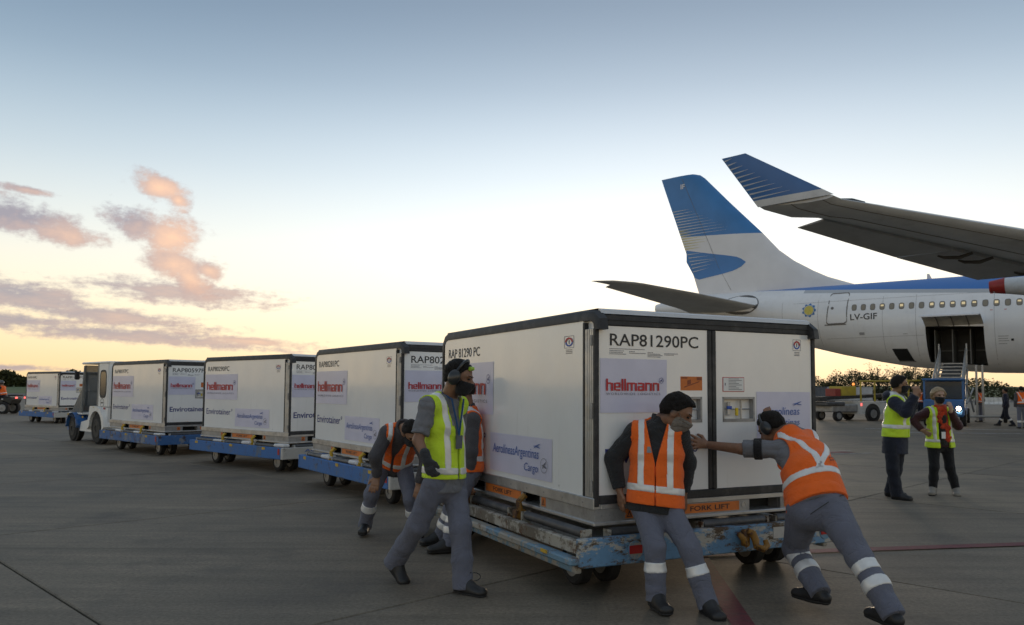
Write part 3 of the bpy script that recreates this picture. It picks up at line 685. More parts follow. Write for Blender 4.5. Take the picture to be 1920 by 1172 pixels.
# ------------------------------------------------------------------ airliner (local: x towards the nose, y to port, z up; the wing seen is starboard)
AIR_O = (22.0, 50.0, 0.0); AIR_RZ = math.atan2(math.cos(R(128)), math.sin(R(128)))
air = empty('airliner', AIR_O, AIR_RZ)
tag(air, 'white and blue passenger airliner with open cargo door, parked behind the containers', 'airliner')
FS = [(-14.3, 7.55, .30, .25), (-13.2, 7.5, .62, .55), (-11, 7.45, .88, 1.02), (-8, 7.05, 1.26, 1.6), (-5, 6.62, 1.68, 2.08), (-2.73, 6.30, 2.01, 2.34), (-1.0, 6.07, 2.24, 2.50), (1.2, 5.83, 2.48, 2.66), (3.0, 5.66, 2.65, 2.75), (4.2, 5.60, 2.71, 2.79), (5.65, 5.53, 2.78, 2.82), (7.1, 5.47, 2.84, 2.84), (9, 5.45, 2.86, 2.85), (12, 5.45, 2.86, 2.85), (20, 5.45, 2.86, 2.85), (30, 5.45, 2.86, 2.85), (38, 5.40, 2.78, 2.75), (42, 5.1, 2.2, 2.2), (44.2, 4.8, 1.3, 1.3), (45, 4.7, .4, .4)]
def fsec(s):
    a = [q[0] for q in FS]; return tuple(float(np.interp(s, a, [q[k] for q in FS])) for k in (1, 2, 3))
def FU(s, z, h, side=1):
    zc, rz, ry = fsec(s); t = max(-1, min(1, (z - zc) / rz)); return (s, -side * (ry * math.sqrt(max(0, 1 - t * t)) + h), z)
def livery():
    m, nt, b = newmat('airliner_paint')
    tc = nt.nodes.new('ShaderNodeTexCoord'); sp = nt.nodes.new('ShaderNodeSeparateXYZ'); nt.links.new(tc.outputs['Object'], sp.inputs[0])
    def mth(op, a, c):
        n = nt.nodes.new('ShaderNodeMath'); n.operation = op
        for i, v in enumerate((a, c)):
            if isinstance(v, (int, float)): n.inputs[i].default_value = v
            else: nt.links.new(v, n.inputs[i])
        return n.outputs[0]
    line = mth('ADD', mth('MULTIPLY', sp.outputs[0], -.0735), 7.79)
    blue = mth('MULTIPLY', mth('GREATER_THAN', sp.outputs[2], line), mth('GREATER_THAN', sp.outputs[0], -6.6))
    grey = mth('MULTIPLY', mth('GREATER_THAN', sp.outputs[2], mth('SUBTRACT', line, .24)), mth('GREATER_THAN', sp.outputs[0], -3))
    n = tex(nt, scale=.8, detail=5, stretch=(.5, 1, 2)); c = ramp(nt, n, [(.3, (.76, .77, .79)), (.7, (.83, .84, .85))])
    d = tex(nt, scale=1.0, detail=6, rough=.7, stretch=(2.2, 2.2, .35)); c = mixc(nt, ramp(nt, d, [(.52, 0.0), (.8, .32)]), c, (.52, .51, .50))
    c = mixc(nt, grey, c, (.42, .44, .47)); c = mixc(nt, blue, c, (.035, .17, .50))
    nt.links.new(c, b.inputs['Base Color']); b.inputs['Roughness'].default_value = .35
    return m
M_AIR = livery()
M_AWHITE = mat('fin_white', (.70, .71, .74), .35, var=.05, vscale=.6); M_ABLUE = mat('fin_blue', (.045, .20, .50), .35, var=.12, vscale=.5); M_ANAVY = mat('winglet_blue', (.04, .15, .40), .35, var=.1, vscale=.8)
M_WING = mat('wing_grey', (.58, .60, .62), .45, .0, var=.12, vscale=.7, dirt=(.38, .385, .39), dscale=1.2, damt=(.5, .85)); M_FLAP = mat('flap_grey', (.42, .435, .45), .5, .0, var=.12, vscale=.9)
M_STAB = mat('stabiliser_grey', (.55, .56, .57), .5, .0, var=.12, vscale=.8)
M_AWIN = emit('cabin_window', (.20, .18, .14), .05); M_LITW = emit('lit_cabin_blind', (.75, .60, .34), .22); M_AFRAME = mat('window_frame', (.16, .15, .14), .4, var=.1)
M_STRIPE = mat('white_stripe', (.48, .52, .58), .4); M_YSTR = mat('yellow_stripe', (.55, .50, .16), .4); M_SUN = mat('emblem_yellow', (.62, .52, .10), .5); M_EMB = mat('emblem_blue', (.03, .19, .48), .5)
M_BAY = mat('cargo_bay_lining', (.07, .068, .062), .7, var=.3, vscale=3); M_BAYD = mat('cargo_door_lining', (.55, .52, .45), .6, var=.2, vscale=2)
# fuselage skin with the cargo opening left out
zc_, rz_, ry_ = fsec(5.65)
thA = math.asin((5.2 - zc_) / rz_); thB = math.asin((3.12 - zc_) / rz_)
th = sorted(set([round(-math.pi / 2 + math.pi * k / 36, 5) for k in range(37)] + [thA, thB]))
th = [t for t in th if t in (thA, thB) or min(abs(t - thA), abs(t - thB)) > .04]
ring = [(t, 1) for t in th] + [(t, -1) for t in th[::-1][1:-1]]
sts = sorted(set([q[0] for q in FS] + [float(v) for v in np.arange(-13, 12, 1.0) if min(abs(v - 4.2), abs(v - 7.1)) > .3] + [4.2, 7.1]))
mb = MB()
for s_ in sts:
    zc_, rz_, ry_ = fsec(s_)
    for (t, sd) in ring: mb.v.append((s_, -sd * ry_ * math.cos(t), zc_ + rz_ * math.sin(t)))
n = len(ring)
for i in range(len(sts) - 1):
    for k in range(n):
        t0, d0 = ring[k]; t1, d1 = ring[(k + 1) % n]
        if d0 == 1 and d1 == 1 and thB - 1e-4 <= t0 and t1 <= thA + 1e-4 and 4.19 < sts[i] + .01 and sts[i + 1] < 7.11 + .01 and sts[i] >= 4.19: continue
        mb.f.append((i * n + k, i * n + (k + 1) % n, (i + 1) * n + (k + 1) % n, (i + 1) * n + k)); mb.mi.append(0)
mb.f.append(tuple(range(n))); mb.mi.append(0); mb.f.append(tuple(range((len(sts) - 1) * n, len(sts) * n))); mb.mi.append(0)
fus = mb.build('fuselage', M_AIR, air, smooth=30)
# cargo bay and its door
b = MB(); x0, x1, yo, yi, z0, z1 = 4.2, 7.1, -2.1, -.2, 3.1, 5.22
b.add([(x0, FU(x0, z0, -.02)[1], z0), (x1, FU(x1, z0, -.02)[1], z0), (x1, FU(x1, z1, -.02)[1], z1), (x0, FU(x0, z1, -.02)[1], z1), (x0, yi, z0), (x1, yi, z0), (x1, yi, z1), (x0, yi, z1)], [(4, 5, 6, 7), (0, 1, 5, 4), (3, 7, 6, 2), (0, 4, 7, 3), (1, 2, 6, 5)])
o = b.build('cargo_bay', M_BAY, air, fix=False)
b = MB()
for k in range(3): b.box(4.5 + k * .9, 4.55 + k * .9, -1.9, -.25, 3.11, 5.1)
b.box(4.25, 7.05, -.32, -.25, 3.9, 3.98); b.build('bay_frames', mat('bay_frame', (.16, .16, .15), .5), o)
def cdoor(s_, t):                                     # t 0 hinge .. 1 outer edge; door swung out above the opening
    z = 5.24 + .62 * math.sin(t * 1.9) * .95 - .16 * t; l = 2.80 + 1.75 * t; return Vector((s_, -l, z))
b = MB(); nn = 8
for e in (0, .07):
    for i in range(2):
        for k in range(nn + 1): b.v.append(tuple(cdoor((4.2, 7.1)[i] + (.0), k / nn) + Vector((0, 0, e))))
for k in range(nn):
    b.f += [(k, k + 1, nn + 2 + k, nn + 1 + k), (2 * nn + 2 + k, 3 * nn + 3 + k, 3 * nn + 4 + k, 2 * nn + 3 + k)]; b.mi += [0, 1]
    for i in (0, 1): a = i * (nn + 1) + k; b.f.append((a, a + 2 * nn + 2, a + 2 * nn + 3, a + 1)); b.mi.append(1)
a = nn; b.f.append((a, a + nn + 1, a + 3 * nn + 3, a + 2 * nn + 2)); b.mi.append(1)
cd = b.build('cargo_door', [M_BAYD, M_AWHITE], air, fix=False)
b = MB()
for s_ in (4.9, 5.65, 6.4): b.tube([cdoor(s_, k / nn) - Vector((0, 0, .03)) for k in range(nn + 1)], .03, 6)
b.build('door_ribs', M_AFRAME, cd)
# small open hatch, doors, lettering, emblem
def surf_poly(poly, name, m_, h=.012): return lettering(poly, lambda u, v, hh: FU(u, v, hh), h, m_, air, name)
def outline(pts, w):
    c = [sum(p[0] for p in pts) / len(pts), sum(p[1] for p in pts) / len(pts)]; v = []; f = []; n = len(pts)
    for p in pts:
        d = Vector((p[0] - c[0], p[1] - c[1])); k = d * (1 - w / d.length); v += [p, (c[0] + k.x, c[1] + k.y)]
    for i in range(n): j = (i + 1) % n; f.append((2 * i, 2 * j, 2 * j + 1, 2 * i + 1))
    return v, f
def dense(pts, k=6):
    r = []
    for i in range(len(pts)):
        p, q = pts[i], pts[(i + 1) % len(pts)]
        for t in range(k): r.append((p[0] + (q[0] - p[0]) * t / k, p[1] + (q[1] - p[1]) * t / k))
    return r
dp = dense([(-1.28, 5.62), (-.28, 5.62), (-.12, 5.72), (-.06, 7.5), (-.16, 7.62), (-1.12, 7.62), (-1.22, 7.52), (-1.38, 5.72)], 4)
o = surf_poly(outline(dp, .07), 'cabin_door_frame', M_AFRAME)
surf_poly(rects_poly([(-1.48, -.18, 5.56, 5.62)]), 'door_sill', M_AFRAME, .03); surf_poly(disc_poly(.09, 12, -1.0, 6.62), 'door_window', M_AFRAME)
hv = []; hf = []
for j in range(9):
    for i in range(5): t_, r_ = j / 8, i / 4; hv.append((2.27 + .21 * t_ + (.85 + .03 * t_) * r_, 4.05 - .71 * t_ - .02 * r_))
for j in range(8):
    for i in range(4): a = j * 5 + i; hf.append((a, a + 5, a + 6, a + 1))
o = surf_poly((hv, hf), 'open_hatch', M_DARK, .02)
b = MB()
for (u0, v0, u1, v1) in ((2.48, 3.34, 3.42, 3.31),): b.tube([FU(u0, v0, .03), FU((u0 + u1) / 2, (v0 + v1) / 2, .05), FU(u1, v1, .03)], .035, 6)
b.build('hatch_lip', M_AFRAME, air)
surf_poly(fit_poly(text_poly('LV-GIF', .012), .08, 1.62, 5.81, 6.19), 'lettering', M_INK)
gear = [((.40 + .05 * math.cos(9 * t)) * math.cos(t) - 2.44, (.40 + .05 * math.cos(9 * t)) * math.sin(t) + 6.58) for t in [2 * math.pi * k / 72 for k in range(72)]]
o = surf_poly(([*gear], [tuple(range(72))]), 'emblem', M_EMB, .02)
surf_poly(ring_poly(.29, .335, 32, -2.44, 6.58), 'emblem', M_STRIPE, .04); surf_poly(disc_poly(.285, 24, -2.44, 6.58), 'emblem', M_SUN, .05)
for (u, v, w_, h_) in ((8.35, 4.3, .12, .12), (7.75, 4.55, .5, .03), (7.75, 4.42, .45, .03), (7.75, 4.3, .5, .03), (7.75, 4.15, .4, .03), (.55, 4.9, .30, .16), (3.0, 4.86, .25, .03)):
    surf_poly(rects_poly([(u, u + w_, v, v + h_)]), 'stencil', mat('stencil_grey', (.36, .36, .37), .5) if w_ > .13 else M_INK, .014)
for k in range(4):
    u = 7.42 + (k % 2) * .66; v = 6.95 - (k // 2) * .95
    surf_poly(rects_poly([(u, u + .12, v, v + .03)]), 'exit_mark', M_REDINK, .014)
wz = lambda s_: 6.585 - .0235 * (s_ - .27)
for k in range(52):
    s_ = .30 + .5305 * k; r = [( .115 * (abs(math.cos(t)) ** .6) * (1 if math.cos(t) > 0 else -1) + s_, .165 * (abs(math.sin(t)) ** .6) * (1 if math.sin(t) > 0 else -1) + wz(s_)) for t in [2 * math.pi * j / 16 for j in range(16)]]
    w = surf_poly(([(s_ + (p - s_) * 1.28, wz(s_) + (q - wz(s_)) * 1.2) for p, q in r], [tuple(range(16))]), 'cabin_window', M_AFRAME, .008)
    o = lettering((r, [tuple(range(16))]), lambda u, v, hh: FU(u, v, hh), .016, M_AWIN, w, 'pane')
    if k in (3, 5, 8, 9, 10, 11, 12, 14, 16, 19, 20, 22): lettering(rects_poly([(s_ - .085, s_ + .085, wz(s_) + .02 - .05 * (k % 3 == 2), wz(s_) + .115)]), lambda u, v, hh: FU(u, v, hh), .022, M_LITW, w, 'blind')
b = MB().prism([(3.85, 8.25), (4.15, 8.25), (3.98, 8.62), (3.86, 8.62)], lambda u, v: (u, .02, v), lambda u, v: (u, -.02, v)); b.build('antenna', M_AWHITE, air)
# fin: sections (leading edge x, z ; trailing edge x, z)
FIN = [((.6, 7.9), (-10.7, 7.9)), ((-.2, 8.3), (-10.8, 8.3)), ((-.65, 8.46), (-10.9, 8.46)), ((-1.91, 8.93), (-11.05, 8.93)), ((-2.84, 9.42), (-11.2, 9.42)), ((-4.09, 10.2), (-11.45, 10.2)), ((-5.07, 11.0), (-11.72, 11.0)), ((-6.19, 12.3), (-12.29, 12.68)), ((-8.49, 14.72), (-13.0, 14.75)), ((-10.35, 16.75), (-13.68, 16.75)), ((-10.72, 17.05), (-13.8, 17.12)), ((-11.2, 17.2), (-13.83, 17.18))]
prof = [(0, 0), (.04, .45), (.15, .85), (.35, 1.0), (.6, .8), (.85, .35), (1, .02)]
def finthick(c): return .045 * c + .05
b = MB(); np_ = len(prof)
for (le, te) in FIN:
    c = le[0] - te[0]; T = min(.42, finthick(c))
    for sd in (1, -1):
        for (f, t) in prof: b.v.append((le[0] - c * f, -sd * t * T, le[1] + (te[1] - le[1]) * f))
for i in range(len(FIN) - 1):
    for sd in (0, 1):
        for k in range(np_ - 1):
            a = i * 2 * np_ + sd * np_ + k; q = (a, a + 1, a + 1 + 2 * np_, a + 2 * np_); b.f.append(q if sd == 0 else q[::-1]); b.mi.append(1 if i >= 7 else 0)
a = (len(FIN) - 1) * 2 * np_; b.f.append(tuple(a + k for k in range(np_)) + tuple(a + np_ + k for k in range(np_ - 1, -1, -1))); b.mi.append(1)
fin = b.build('fin', [M_AWHITE, M_ABLUE], air, smooth=30)
def FN(u, v, h, sd=1):
    zs = [q[1][1] for q in FIN]; le = float(np.interp(v, [q[0][1] for q in FIN], [q[0][0] for q in FIN])); te = float(np.interp(v, zs, [q[1][0] for q in FIN])); c = le - te
    f = max(0, min(1, (le - u) / c)); t = float(np.interp(f, [p[0] for p in prof], [p[1] for p in prof])); return (u, -sd * (t * min(.42, finthick(c)) + h), v)
def findecal(rows, m_, name, h):                      # rows: list of (u, v_low, v_high)
    v = []; f = []
    for (u, a_, b_) in rows: v += [(u, a_), (u, (a_ + b_) / 2), (u, b_)]
    for i in range(len(rows) - 1):
        for k in range(2): f.append((3 * i + k, 3 * i + 3 + k, 3 * i + 4 + k, 3 * i + 1 + k))
    for sd in (1, -1): lettering((v, f), lambda u, v_, hh: FN(u, v_, hh, sd), h, m_, fin, name)
us = np.linspace(-11.85, -7.26, 15)
up = np.interp(us, [-11.9, -9.9, -8.6, -7.95, -7.55, -7.26], [11.67, 11.22, 10.95, 10.8, 10.6, 10.36]); dn = np.interp(us, [-11.9, -11.1, -9.0, -8.2, -7.71, -7.4, -7.26], [10.9, 9.43, 9.70, 9.84, 10.01, 10.2, 10.36])
te_ = lambda v: float(np.interp(v, [8.39, 17.18], [-10.86, -13.83]))
findecal([(float(max(u, te_(b_) + .02)), float(a_), float(b_)) for u, a_, b_ in zip(us, dn, up)], M_ABLUE, 'painted_band', .014)
for k in range(10):                                   # tapering stripes from the trailing edge
    v = 12.78 + .205 * k; u0 = te_(v) + .06; ln = (4.1 - .30 * k) * (1 if k > 0 else .9)
    findecal([(u0 + ln * t, v - .036 * (1 - t) - .002 + .02 * t, v + .036 * (1 - t) + .002 + .02 * t) for t in np.linspace(0, 1, 7)], M_STRIPE, 'stripe', .016)
for k in range(8):
    v = 13.2 - .19 * k; u0 = te_(v) + .06; ln = .5 + (1.5 if 3 <= k <= 5 else .9) * (1 if k > 2 else .5)
    findecal([(u0 + ln * t, v - .1 - .03 * (1 - t), v - .1 + .03 * (1 - t) + .002) for t in np.linspace(0, 1, 5)], M_YSTR, 'stripe', .018)
for k in range(6):
    v = 11.35 - .26 * k; u0 = te_(v) + .1; ln = 1.3 + .38 * min(k, 5 - k)
    findecal([(u0 + ln * t, v - .035 * (1 - t) + .18 * t * (k > 2), v + .035 * (1 - t) + .002 + .18 * t * (k > 2)) for t in np.linspace(0, 1, 5)], M_STRIPE, 'stripe', .03)
lettering(fit_poly(text_poly('IF', .02), -12.2, -11.85, 16.2, 16.55), lambda u, v, h: FN(u, v, h), .02, M_AWHITE, fin)
b = MB(); b.tube([FN(-8.4, 8.5, .012), FN(-9.3, 10.2, .012), FN(-10.1, 12.2, .012), FN(-12.1, 17.0, .012)], .012, 4); b.build('rudder_gap', M_AFRAME, fin)
# lifting surfaces: sections (y span, leading x, trailing x, z, thickness)
def surface(secs, name, m_, side=1, parent=air, pr=None):
    pr = pr or [(0, 0), (.02, .3), (.1, .7), (.3, 1.0), (.6, .75), (.9, .2), (1, .02)]; k_ = len(pr); b = MB()
    for (l, le, te, z, t) in secs:
        for sg in (1, -1):
            for (f, q) in pr: b.v.append((le + (te - le) * f, -side * l, z + sg * q * t * (1 if sg < 0 else .8)))
    for i in range(len(secs) - 1):
        for sg in (0, 1):
            for k in range(k_ - 1): a = i * 2 * k_ + sg * k_ + k; b.f.append((a, a + 1, a + 1 + 2 * k_, a + 2 * k_)); b.mi.append(0)
    for i in (0, len(secs) - 1): a = i * 2 * k_; b.f.append(tuple(a + k for k in range(k_)) + tuple(a + k_ + k for k in range(k_ - 1, -1, -1))); b.mi.append(0)
    return b.build(name, m_, parent, smooth=40)
ST = [(.6, -5.6, -11.3, 7.02, .30), (1.95, -6.05, -11.3, 7.15, .28), (2.7, -6.4, -11.4, 7.24, .25), (6.26, -7.95, -12.0, 7.61, .2), (10.0, -9.85, -12.66, 8.0, .13), (10.45, -10.2, -12.05, 8.05, .11), (11.3, -11.16, -12.4, 8.14, .07), (11.75, -12.3, -12.62, 8.18, .02)]
for sd in (1, -1): surface(ST, 'stabiliser', M_STAB, sd)
ov = [(-7.0 + 1.15 * math.cos(t) * (1 if math.cos(t) > 0 else 1.45), 7.28 + .68 * math.sin(t)) for t in [2 * math.pi * k / 24 for k in range(24)]]
surf_poly((ov, [tuple(range(24))]), 'stabiliser_seal', mat('seal_grey', (.10, .10, .10), .5, var=.2), .03)
WZ = lambda l: 6.9 + math.tan(R(5)) * (l - 29)
WG = [(2.2, 26.0, 14.5, WZ(2.2), .75), (9.5, 21.0, 13.4, WZ(9.5), .6), (17.5, 15.6, 10.6, WZ(17.5), .36), (18.7, 14.75, 9.75, WZ(18.7), .34)]
WG2 = [(18.7, 14.75, 11.12, WZ(18.7), .34), (21.4, 13.0, 9.66, WZ(21.4), .30), (24.3, 10.97, 8.10, WZ(24.3), .25), (28.2, 8.15, 6.0, WZ(28.2), .18), (28.6, 7.9, 5.32, WZ(28.6), .16), (29.6, 7.1, 4.84, 6.98, .12), (29.86, 6.94, 4.75, 7.06, .10)]
wing = surface(WG + [(l + .001 if i == 0 else l, a, c, z, t) for i, (l, a, c, z, t) in enumerate(WG2)], 'wing', M_WING, 1)
surface(WG + [(18.701, 14.75, 9.75, WZ(18.7), .34), (28.6, 7.9, 5.0, WZ(28.6), .16), (29.86, 6.94, 4.75, 7.06, .10)], 'wing', M_WING, -1)
fl = [(18.65, 11.3, 8.95, WZ(18.65) - .06, .16, 5.76), (23.2, 8.85, 7.12, WZ(23.2) - .05, .12, 6.17), (23.26, 8.82, 7.10, WZ(23.2) - .05, .12, 6.18), (28.12, 6.15, 5.35, WZ(28.1) - .03, .07, 6.62)]
for (a_, c_) in ((0, 1), (2, 3)):
    b = MB()
    for (l, le, te, z, t, zt) in (fl[a_], fl[c_]): b.v += [(le, -l, z - t * .8), (le, -l, z + t * .2), (te, -l, zt + .01), (te, -l, zt - .01)]
    b.f = [(0, 4, 5, 1), (1, 5, 6, 2), (2, 6, 7, 3), (3, 7, 4, 0), (0, 1, 2, 3), (4, 7, 6, 5)]; b.mi = [0] * 6
    b.build('aileron', M_FLAP, air)
b = MB()
for l in (22.0, 22.9, 19.4): 
    x_ = 9.9 - .53 * (l - 21); b.tube([(x_ + .5, -l, WZ(l) - .22), (x_ + .1, -l, WZ(l) - .34), (x_ - .35, -l, WZ(l) - .30), (x_ - .55, -l, WZ(l) - .22)], [.05, .07, .06, .03], 6)
    b.build('actuator_fairing', mat('dark_metal', (.05, .05, .05), .5), air, smooth=40); b = MB()
b = MB().tube([(9.05, -15.2, 5.84), (9.5, -15.2, 5.86), (10.3, -15.2, 5.80), (12.5, -15.2, 5.62), (15, -15.2, 5.55), (16.5, -15.2, 5.65)], [.26, .33, .40, .46, .35, .05], 14); cn = b.build('flap_track_fairing', M_WING, air, smooth=40)
MB().tube([(8.92, -15.2, 5.84), (9.48, -15.2, 5.86)], [.24, .338], 14).build('red_tip', mat('fairing_red', (.30, .02, .015), .45), cn, smooth=40)
# winglet with stripes
P = [Vector((4.75, -29.86, 7.02)), Vector((6.94, -29.86, 7.10)), Vector((4.51, -30.2, 8.63)), Vector((3.77, -30.2, 8.59))]
b = MB(); nrm = (P[1] - P[0]).cross(P[3] - P[0]).normalized()
def WL(u, v, h=0.0):                                   # u 0 trailing .. 1 leading, v 0 base .. 1 tip
    a_ = P[0].lerp(P[1], u); c_ = P[3].lerp(P[2], u); t = .10 * (1 - v) * 4 * u * (1 - u) + .012; q = a_.lerp(c_, v); return q, t
for sg in (1, -1):
    for j in range(9):
        for i in range(9): q, t = WL(i / 8, j / 8); b.v.append(tuple(q + nrm * (t * sg)))
for sg in (0, 1):
    for j in range(8):
        for i in range(8): a = sg * 81 + j * 9 + i; b.f.append((a, a + 1, a + 10, a + 9)); b.mi.append(1 if j > 0 else 0)
for j in range(8):
    for i in (0, 8): a = j * 9 + i; b.f.append((a, a + 9, a + 90, a + 81)); b.mi.append(1 if j > 0 else 0)
for i in range(8): a = 72 + i; b.f.append((a, a + 1, a + 82, a + 81)); b.mi.append(1)
wl = b.build('winglet', [M_WING, M_ANAVY], air, smooth=40)
for k in range(10):
    v0 = .17 + .085 * k
    for sg in (1, -1):
        v = []; f = []
        for t in np.linspace(0, 1, 6):
            u = .02 + .62 * t * (1 - .05 * k); w_ = .013 * (1 - t) + .001; c_ = v0 + .03 * t
            for q_ in (-w_, w_): 
                q, tt = WL(u, min(.995, c_ + q_)); v.append(tuple(q + nrm * (sg * (tt + .008))))
        for i in range(5): f.append((2 * i, 2 * i + 2, 2 * i + 3, 2 * i + 1))
        me = bpy.data.meshes.new('stripe'); me.from_pydata(v, [], f); link_mesh('stripe', me, M_STRIPE, wl)
b = MB().tube([(7.45, -28.65, 7.0), (7.2, -29.0, 7.02), (6.92, -29.3, 7.03)], [.05, .09, .06], 10); nl = b.build('navigation_light', mat('lamp_black', (.03, .035, .035), .2), air, smooth=40)
MB().lathe([(-.06, .02), (-.03, .055), (.03, .055), (.06, .02)], (6.99, -29.26, 7.02), (0, -1, 0), 12).build('bulb', emit('green_lamp', (.25, 1, .75), 4.0), nl, smooth=60)
M_SEAM = mat('panel_seam', (.45, .45, .46), .5)
for s_ in (-4.2, -1.9, 1.9, 3.7, 7.6, 10.2, 13.4):
    zc_, rz_, ry_ = fsec(s_); zz_ = np.linspace(zc_ - rz_ * .93, min(7.2, zc_ + rz_ * .7), 18)
    surf_poly(([(s_ + e, float(z)) for z in zz_ for e in (0, .022)], [(2 * i, 2 * i + 1, 2 * i + 3, 2 * i + 2) for i in range(17)]), 'panel_seam', M_SEAM, .006)
for z_ in (7.05, 4.75):
    xs_ = np.linspace(-3.5 if z_ > 6 else -1.5, 4.1 if z_ < 5.2 else 14, 24)
    surf_poly(([(float(x), z_ + e) for x in xs_ for e in (0, .02)], [(2 * i, 2 * i + 2, 2 * i + 3, 2 * i + 1) for i in range(23)]), 'panel_seam', M_SEAM, .007)
for f_, q_ in ((.14, .76), (.55, .80)):
    MB().tube([(a_ + (c_ - a_) * f_, -l_, z_ - q_ * t_ - .004) for (l_, a_, c_, z_, t_) in WG + WG2], .014, 4).build('panel_seam', M_AFRAME, air)
# main gear and engine stay out of frame to the right, built plainly
b = MB().lathe([(0, 1.0), (.15, 1.35), (1.2, 1.5), (3.2, 1.35), (4.8, .9), (5.6, .5)], (25.5, -9.4, 3.2), (-1, 0, 0), 28); b.build('engine', M_AWHITE, air, smooth=40)
MB().prism([(24, 4.3), (19, 4.9), (19, 3.9), (24, 4.2)], lambda u, v: (u, -9.3, v), lambda u, v: (u, -9.5, v)).build('pylon', M_WING, air)
for sd in (1, -1):
    b = MB().tube([(17, -sd * 5.3, 4.6), (17, -sd * 5.3, .7)], .22, 12); st_ = b.build('landing_gear_strut', M_ALU, air)
    for dx in (-.95, .95):
        for dy in (-.65, .65): 
            c_ = (17 + dx, -sd * 5.3 + dy, .68); MB().lathe([(-.22, .45), (-.22, .62), (-.14, .68), (.14, .68), (.22, .62), (.22, .45)], c_, (0, 1, 0), 20).build('landing_wheel', M_TYRE, air, smooth=40)
b = MB().tube([(39.5, 0, 3), (39.5, 0, .5)], .15, 10); b.build('nose_gear_strut', M_ALU, air)
for dy in (-.3, .3): MB().lathe([(-.15, .3), (-.15, .45), (-.1, .5), (.1, .5), (.15, .45), (.15, .3)], (39.5, dy, .5), (0, 1, 0), 20).build('landing_wheel', M_TYRE, air, smooth=40)
# ------------------------------------------------------------------ belt loader with the blue cab, under the cargo door
M_CABB = mat('cab_blue', (.035, .13, .34), .45, var=.12, vscale=2, dirt=(.10, .10, .11), dscale=3, damt=(.55, .9)); M_VWHITE = mat('vehicle_white', (.62, .62, .60), .45, var=.08, vscale=1.5, dirt=(.30, .28, .25), dscale=2.5, damt=(.5, .85))
M_GLASS = glassy('vehicle_glass', (.05, .06, .06), .55); M_RAIL = mat('rail_steel', (.40, .40, .39), .45, .6, var=.15); M_YRAIL = mat('rail_yellow', (.50, .38, .04), .5, var=.12, dirt=(.2, .15, .05)); M_LAMP = emit('head_lamp', (1, .80, .55), 14.0); M_RLAMP = emit('tail_lamp', (1, .12, .10), 1.2)
M_SEAT = mat('seat_black', (.02, .02, .02), .7)
def ywheel(parent, c, r, w, name='wheel', hub=None):
    o = MB().lathe([(-w / 2, r * .6), (-w / 2, r * .9), (-w * .36, r), (w * .36, r), (w / 2, r * .9), (w / 2, r * .6)], c, (0, 1, 0), 24).build(name, M_TYRE, parent, smooth=35)
    MB().lathe([(-w / 2 - .004, r * .6), (-w / 2 - .012, r * .55), (-w / 2 - .004, r * .45), (-w / 2 - .02, r * .2), (w / 2 + .02, r * .2), (w / 2 + .004, r * .45), (w / 2 + .012, r * .55), (w / 2 + .004, r * .6)], c, (0, 1, 0), 18).build('rim', hub or M_ALUD, o, smooth=30); return o
# local: x towards the aircraft, y left
hd = math.atan2(44.3 - 35.4, 24.7 - 19.25)
ld = empty('belt_loader', (19.15, 35.3, 0), hd); tag(ld, 'blue cab belt loader with lit headlight and steel rails up to the cargo door', 'loader')
b = MB(); b.bbox(.1, 7.5, -.75, .75, .42, .75, .03); b.build('chassis', M_CABB, ld)
b = MB(); b.bbox(-.05, .55, -.80, .80, .45, 1.20, .06); hood = b.build('hood', M_CABB, ld, smooth=35)
MB().box(-.062, -.052, -.30, .30, .62, .95).build('grille', M_CHASSIS, hood)
b = MB()
for (x_, y_) in ((.12, -.80), (.12, .72), (1.62, -.80), (1.62, .72)): b.bbox(x_, x_ + .08, y_, y_ + .08, 1.2, 2.06, .01); b.build('cab_pillar', M_CABB, ld); b = MB()
MB().bbox(.05, 1.78, -.84, .84, 2.03, 2.12, .03).build('cab_roof', M_CABB, ld); MB().bbox(1.62, 1.70, -.72, .72, 1.2, 2.03, .01).build('cab_rear_wall', M_CABB, ld)
MB().box(.15, .165, -.72, .72, 1.22, 1.98).build('windscreen', M_GLASS, ld); MB().bbox(.125, .155, -.74, .74, 1.2, 1.26, .005).build('windscreen_frame', M_CHASSIS, ld)
b = MB(); b.tube([(.5, .3 + .17 * math.cos(t), 1.35 + .17 * math.sin(t)) for t in np.linspace(0, 6.283, 13)], .015, 6); b.build('steering_wheel', M_SEAT, ld)
MB().bbox(1.0, 1.5, .05, .55, .9, 1.65, .05).build('seat', M_SEAT, ld)
for y_ in (-.58, .58):
    b = MB().lathe([(0, .11), (.05, .12)], (-.05, y_, .80), (-1, 0, 0), 16).build('headlight_ring', M_CHASSIS, ld)
    MB().lathe([(0, .09), (.02, .05)], (-.102, y_, .80), (-1, 0, 0), 16).build('headlight', M_LAMP if y_ < 0 else M_ALU, b, smooth=50)
for x_ in (.75, 5.6):
    for y_ in (-.72, .72): ywheel(ld, (x_, y_, .36), .36, .24)
def incl(x_): return .95 + (x_ - 1.0) * (3.0 - .95) / 9.0
b = MB(); b.prism([(1.8, incl(1.8) - .05), (10.2, incl(10.2) - .05), (10.2, incl(10.2) + .1), (1.8, incl(1.8) + .1)], lambda u, v: (u, -.45, v), lambda u, v: (u, .45, v)); b.build('conveyor', M_CHASSIS, ld)
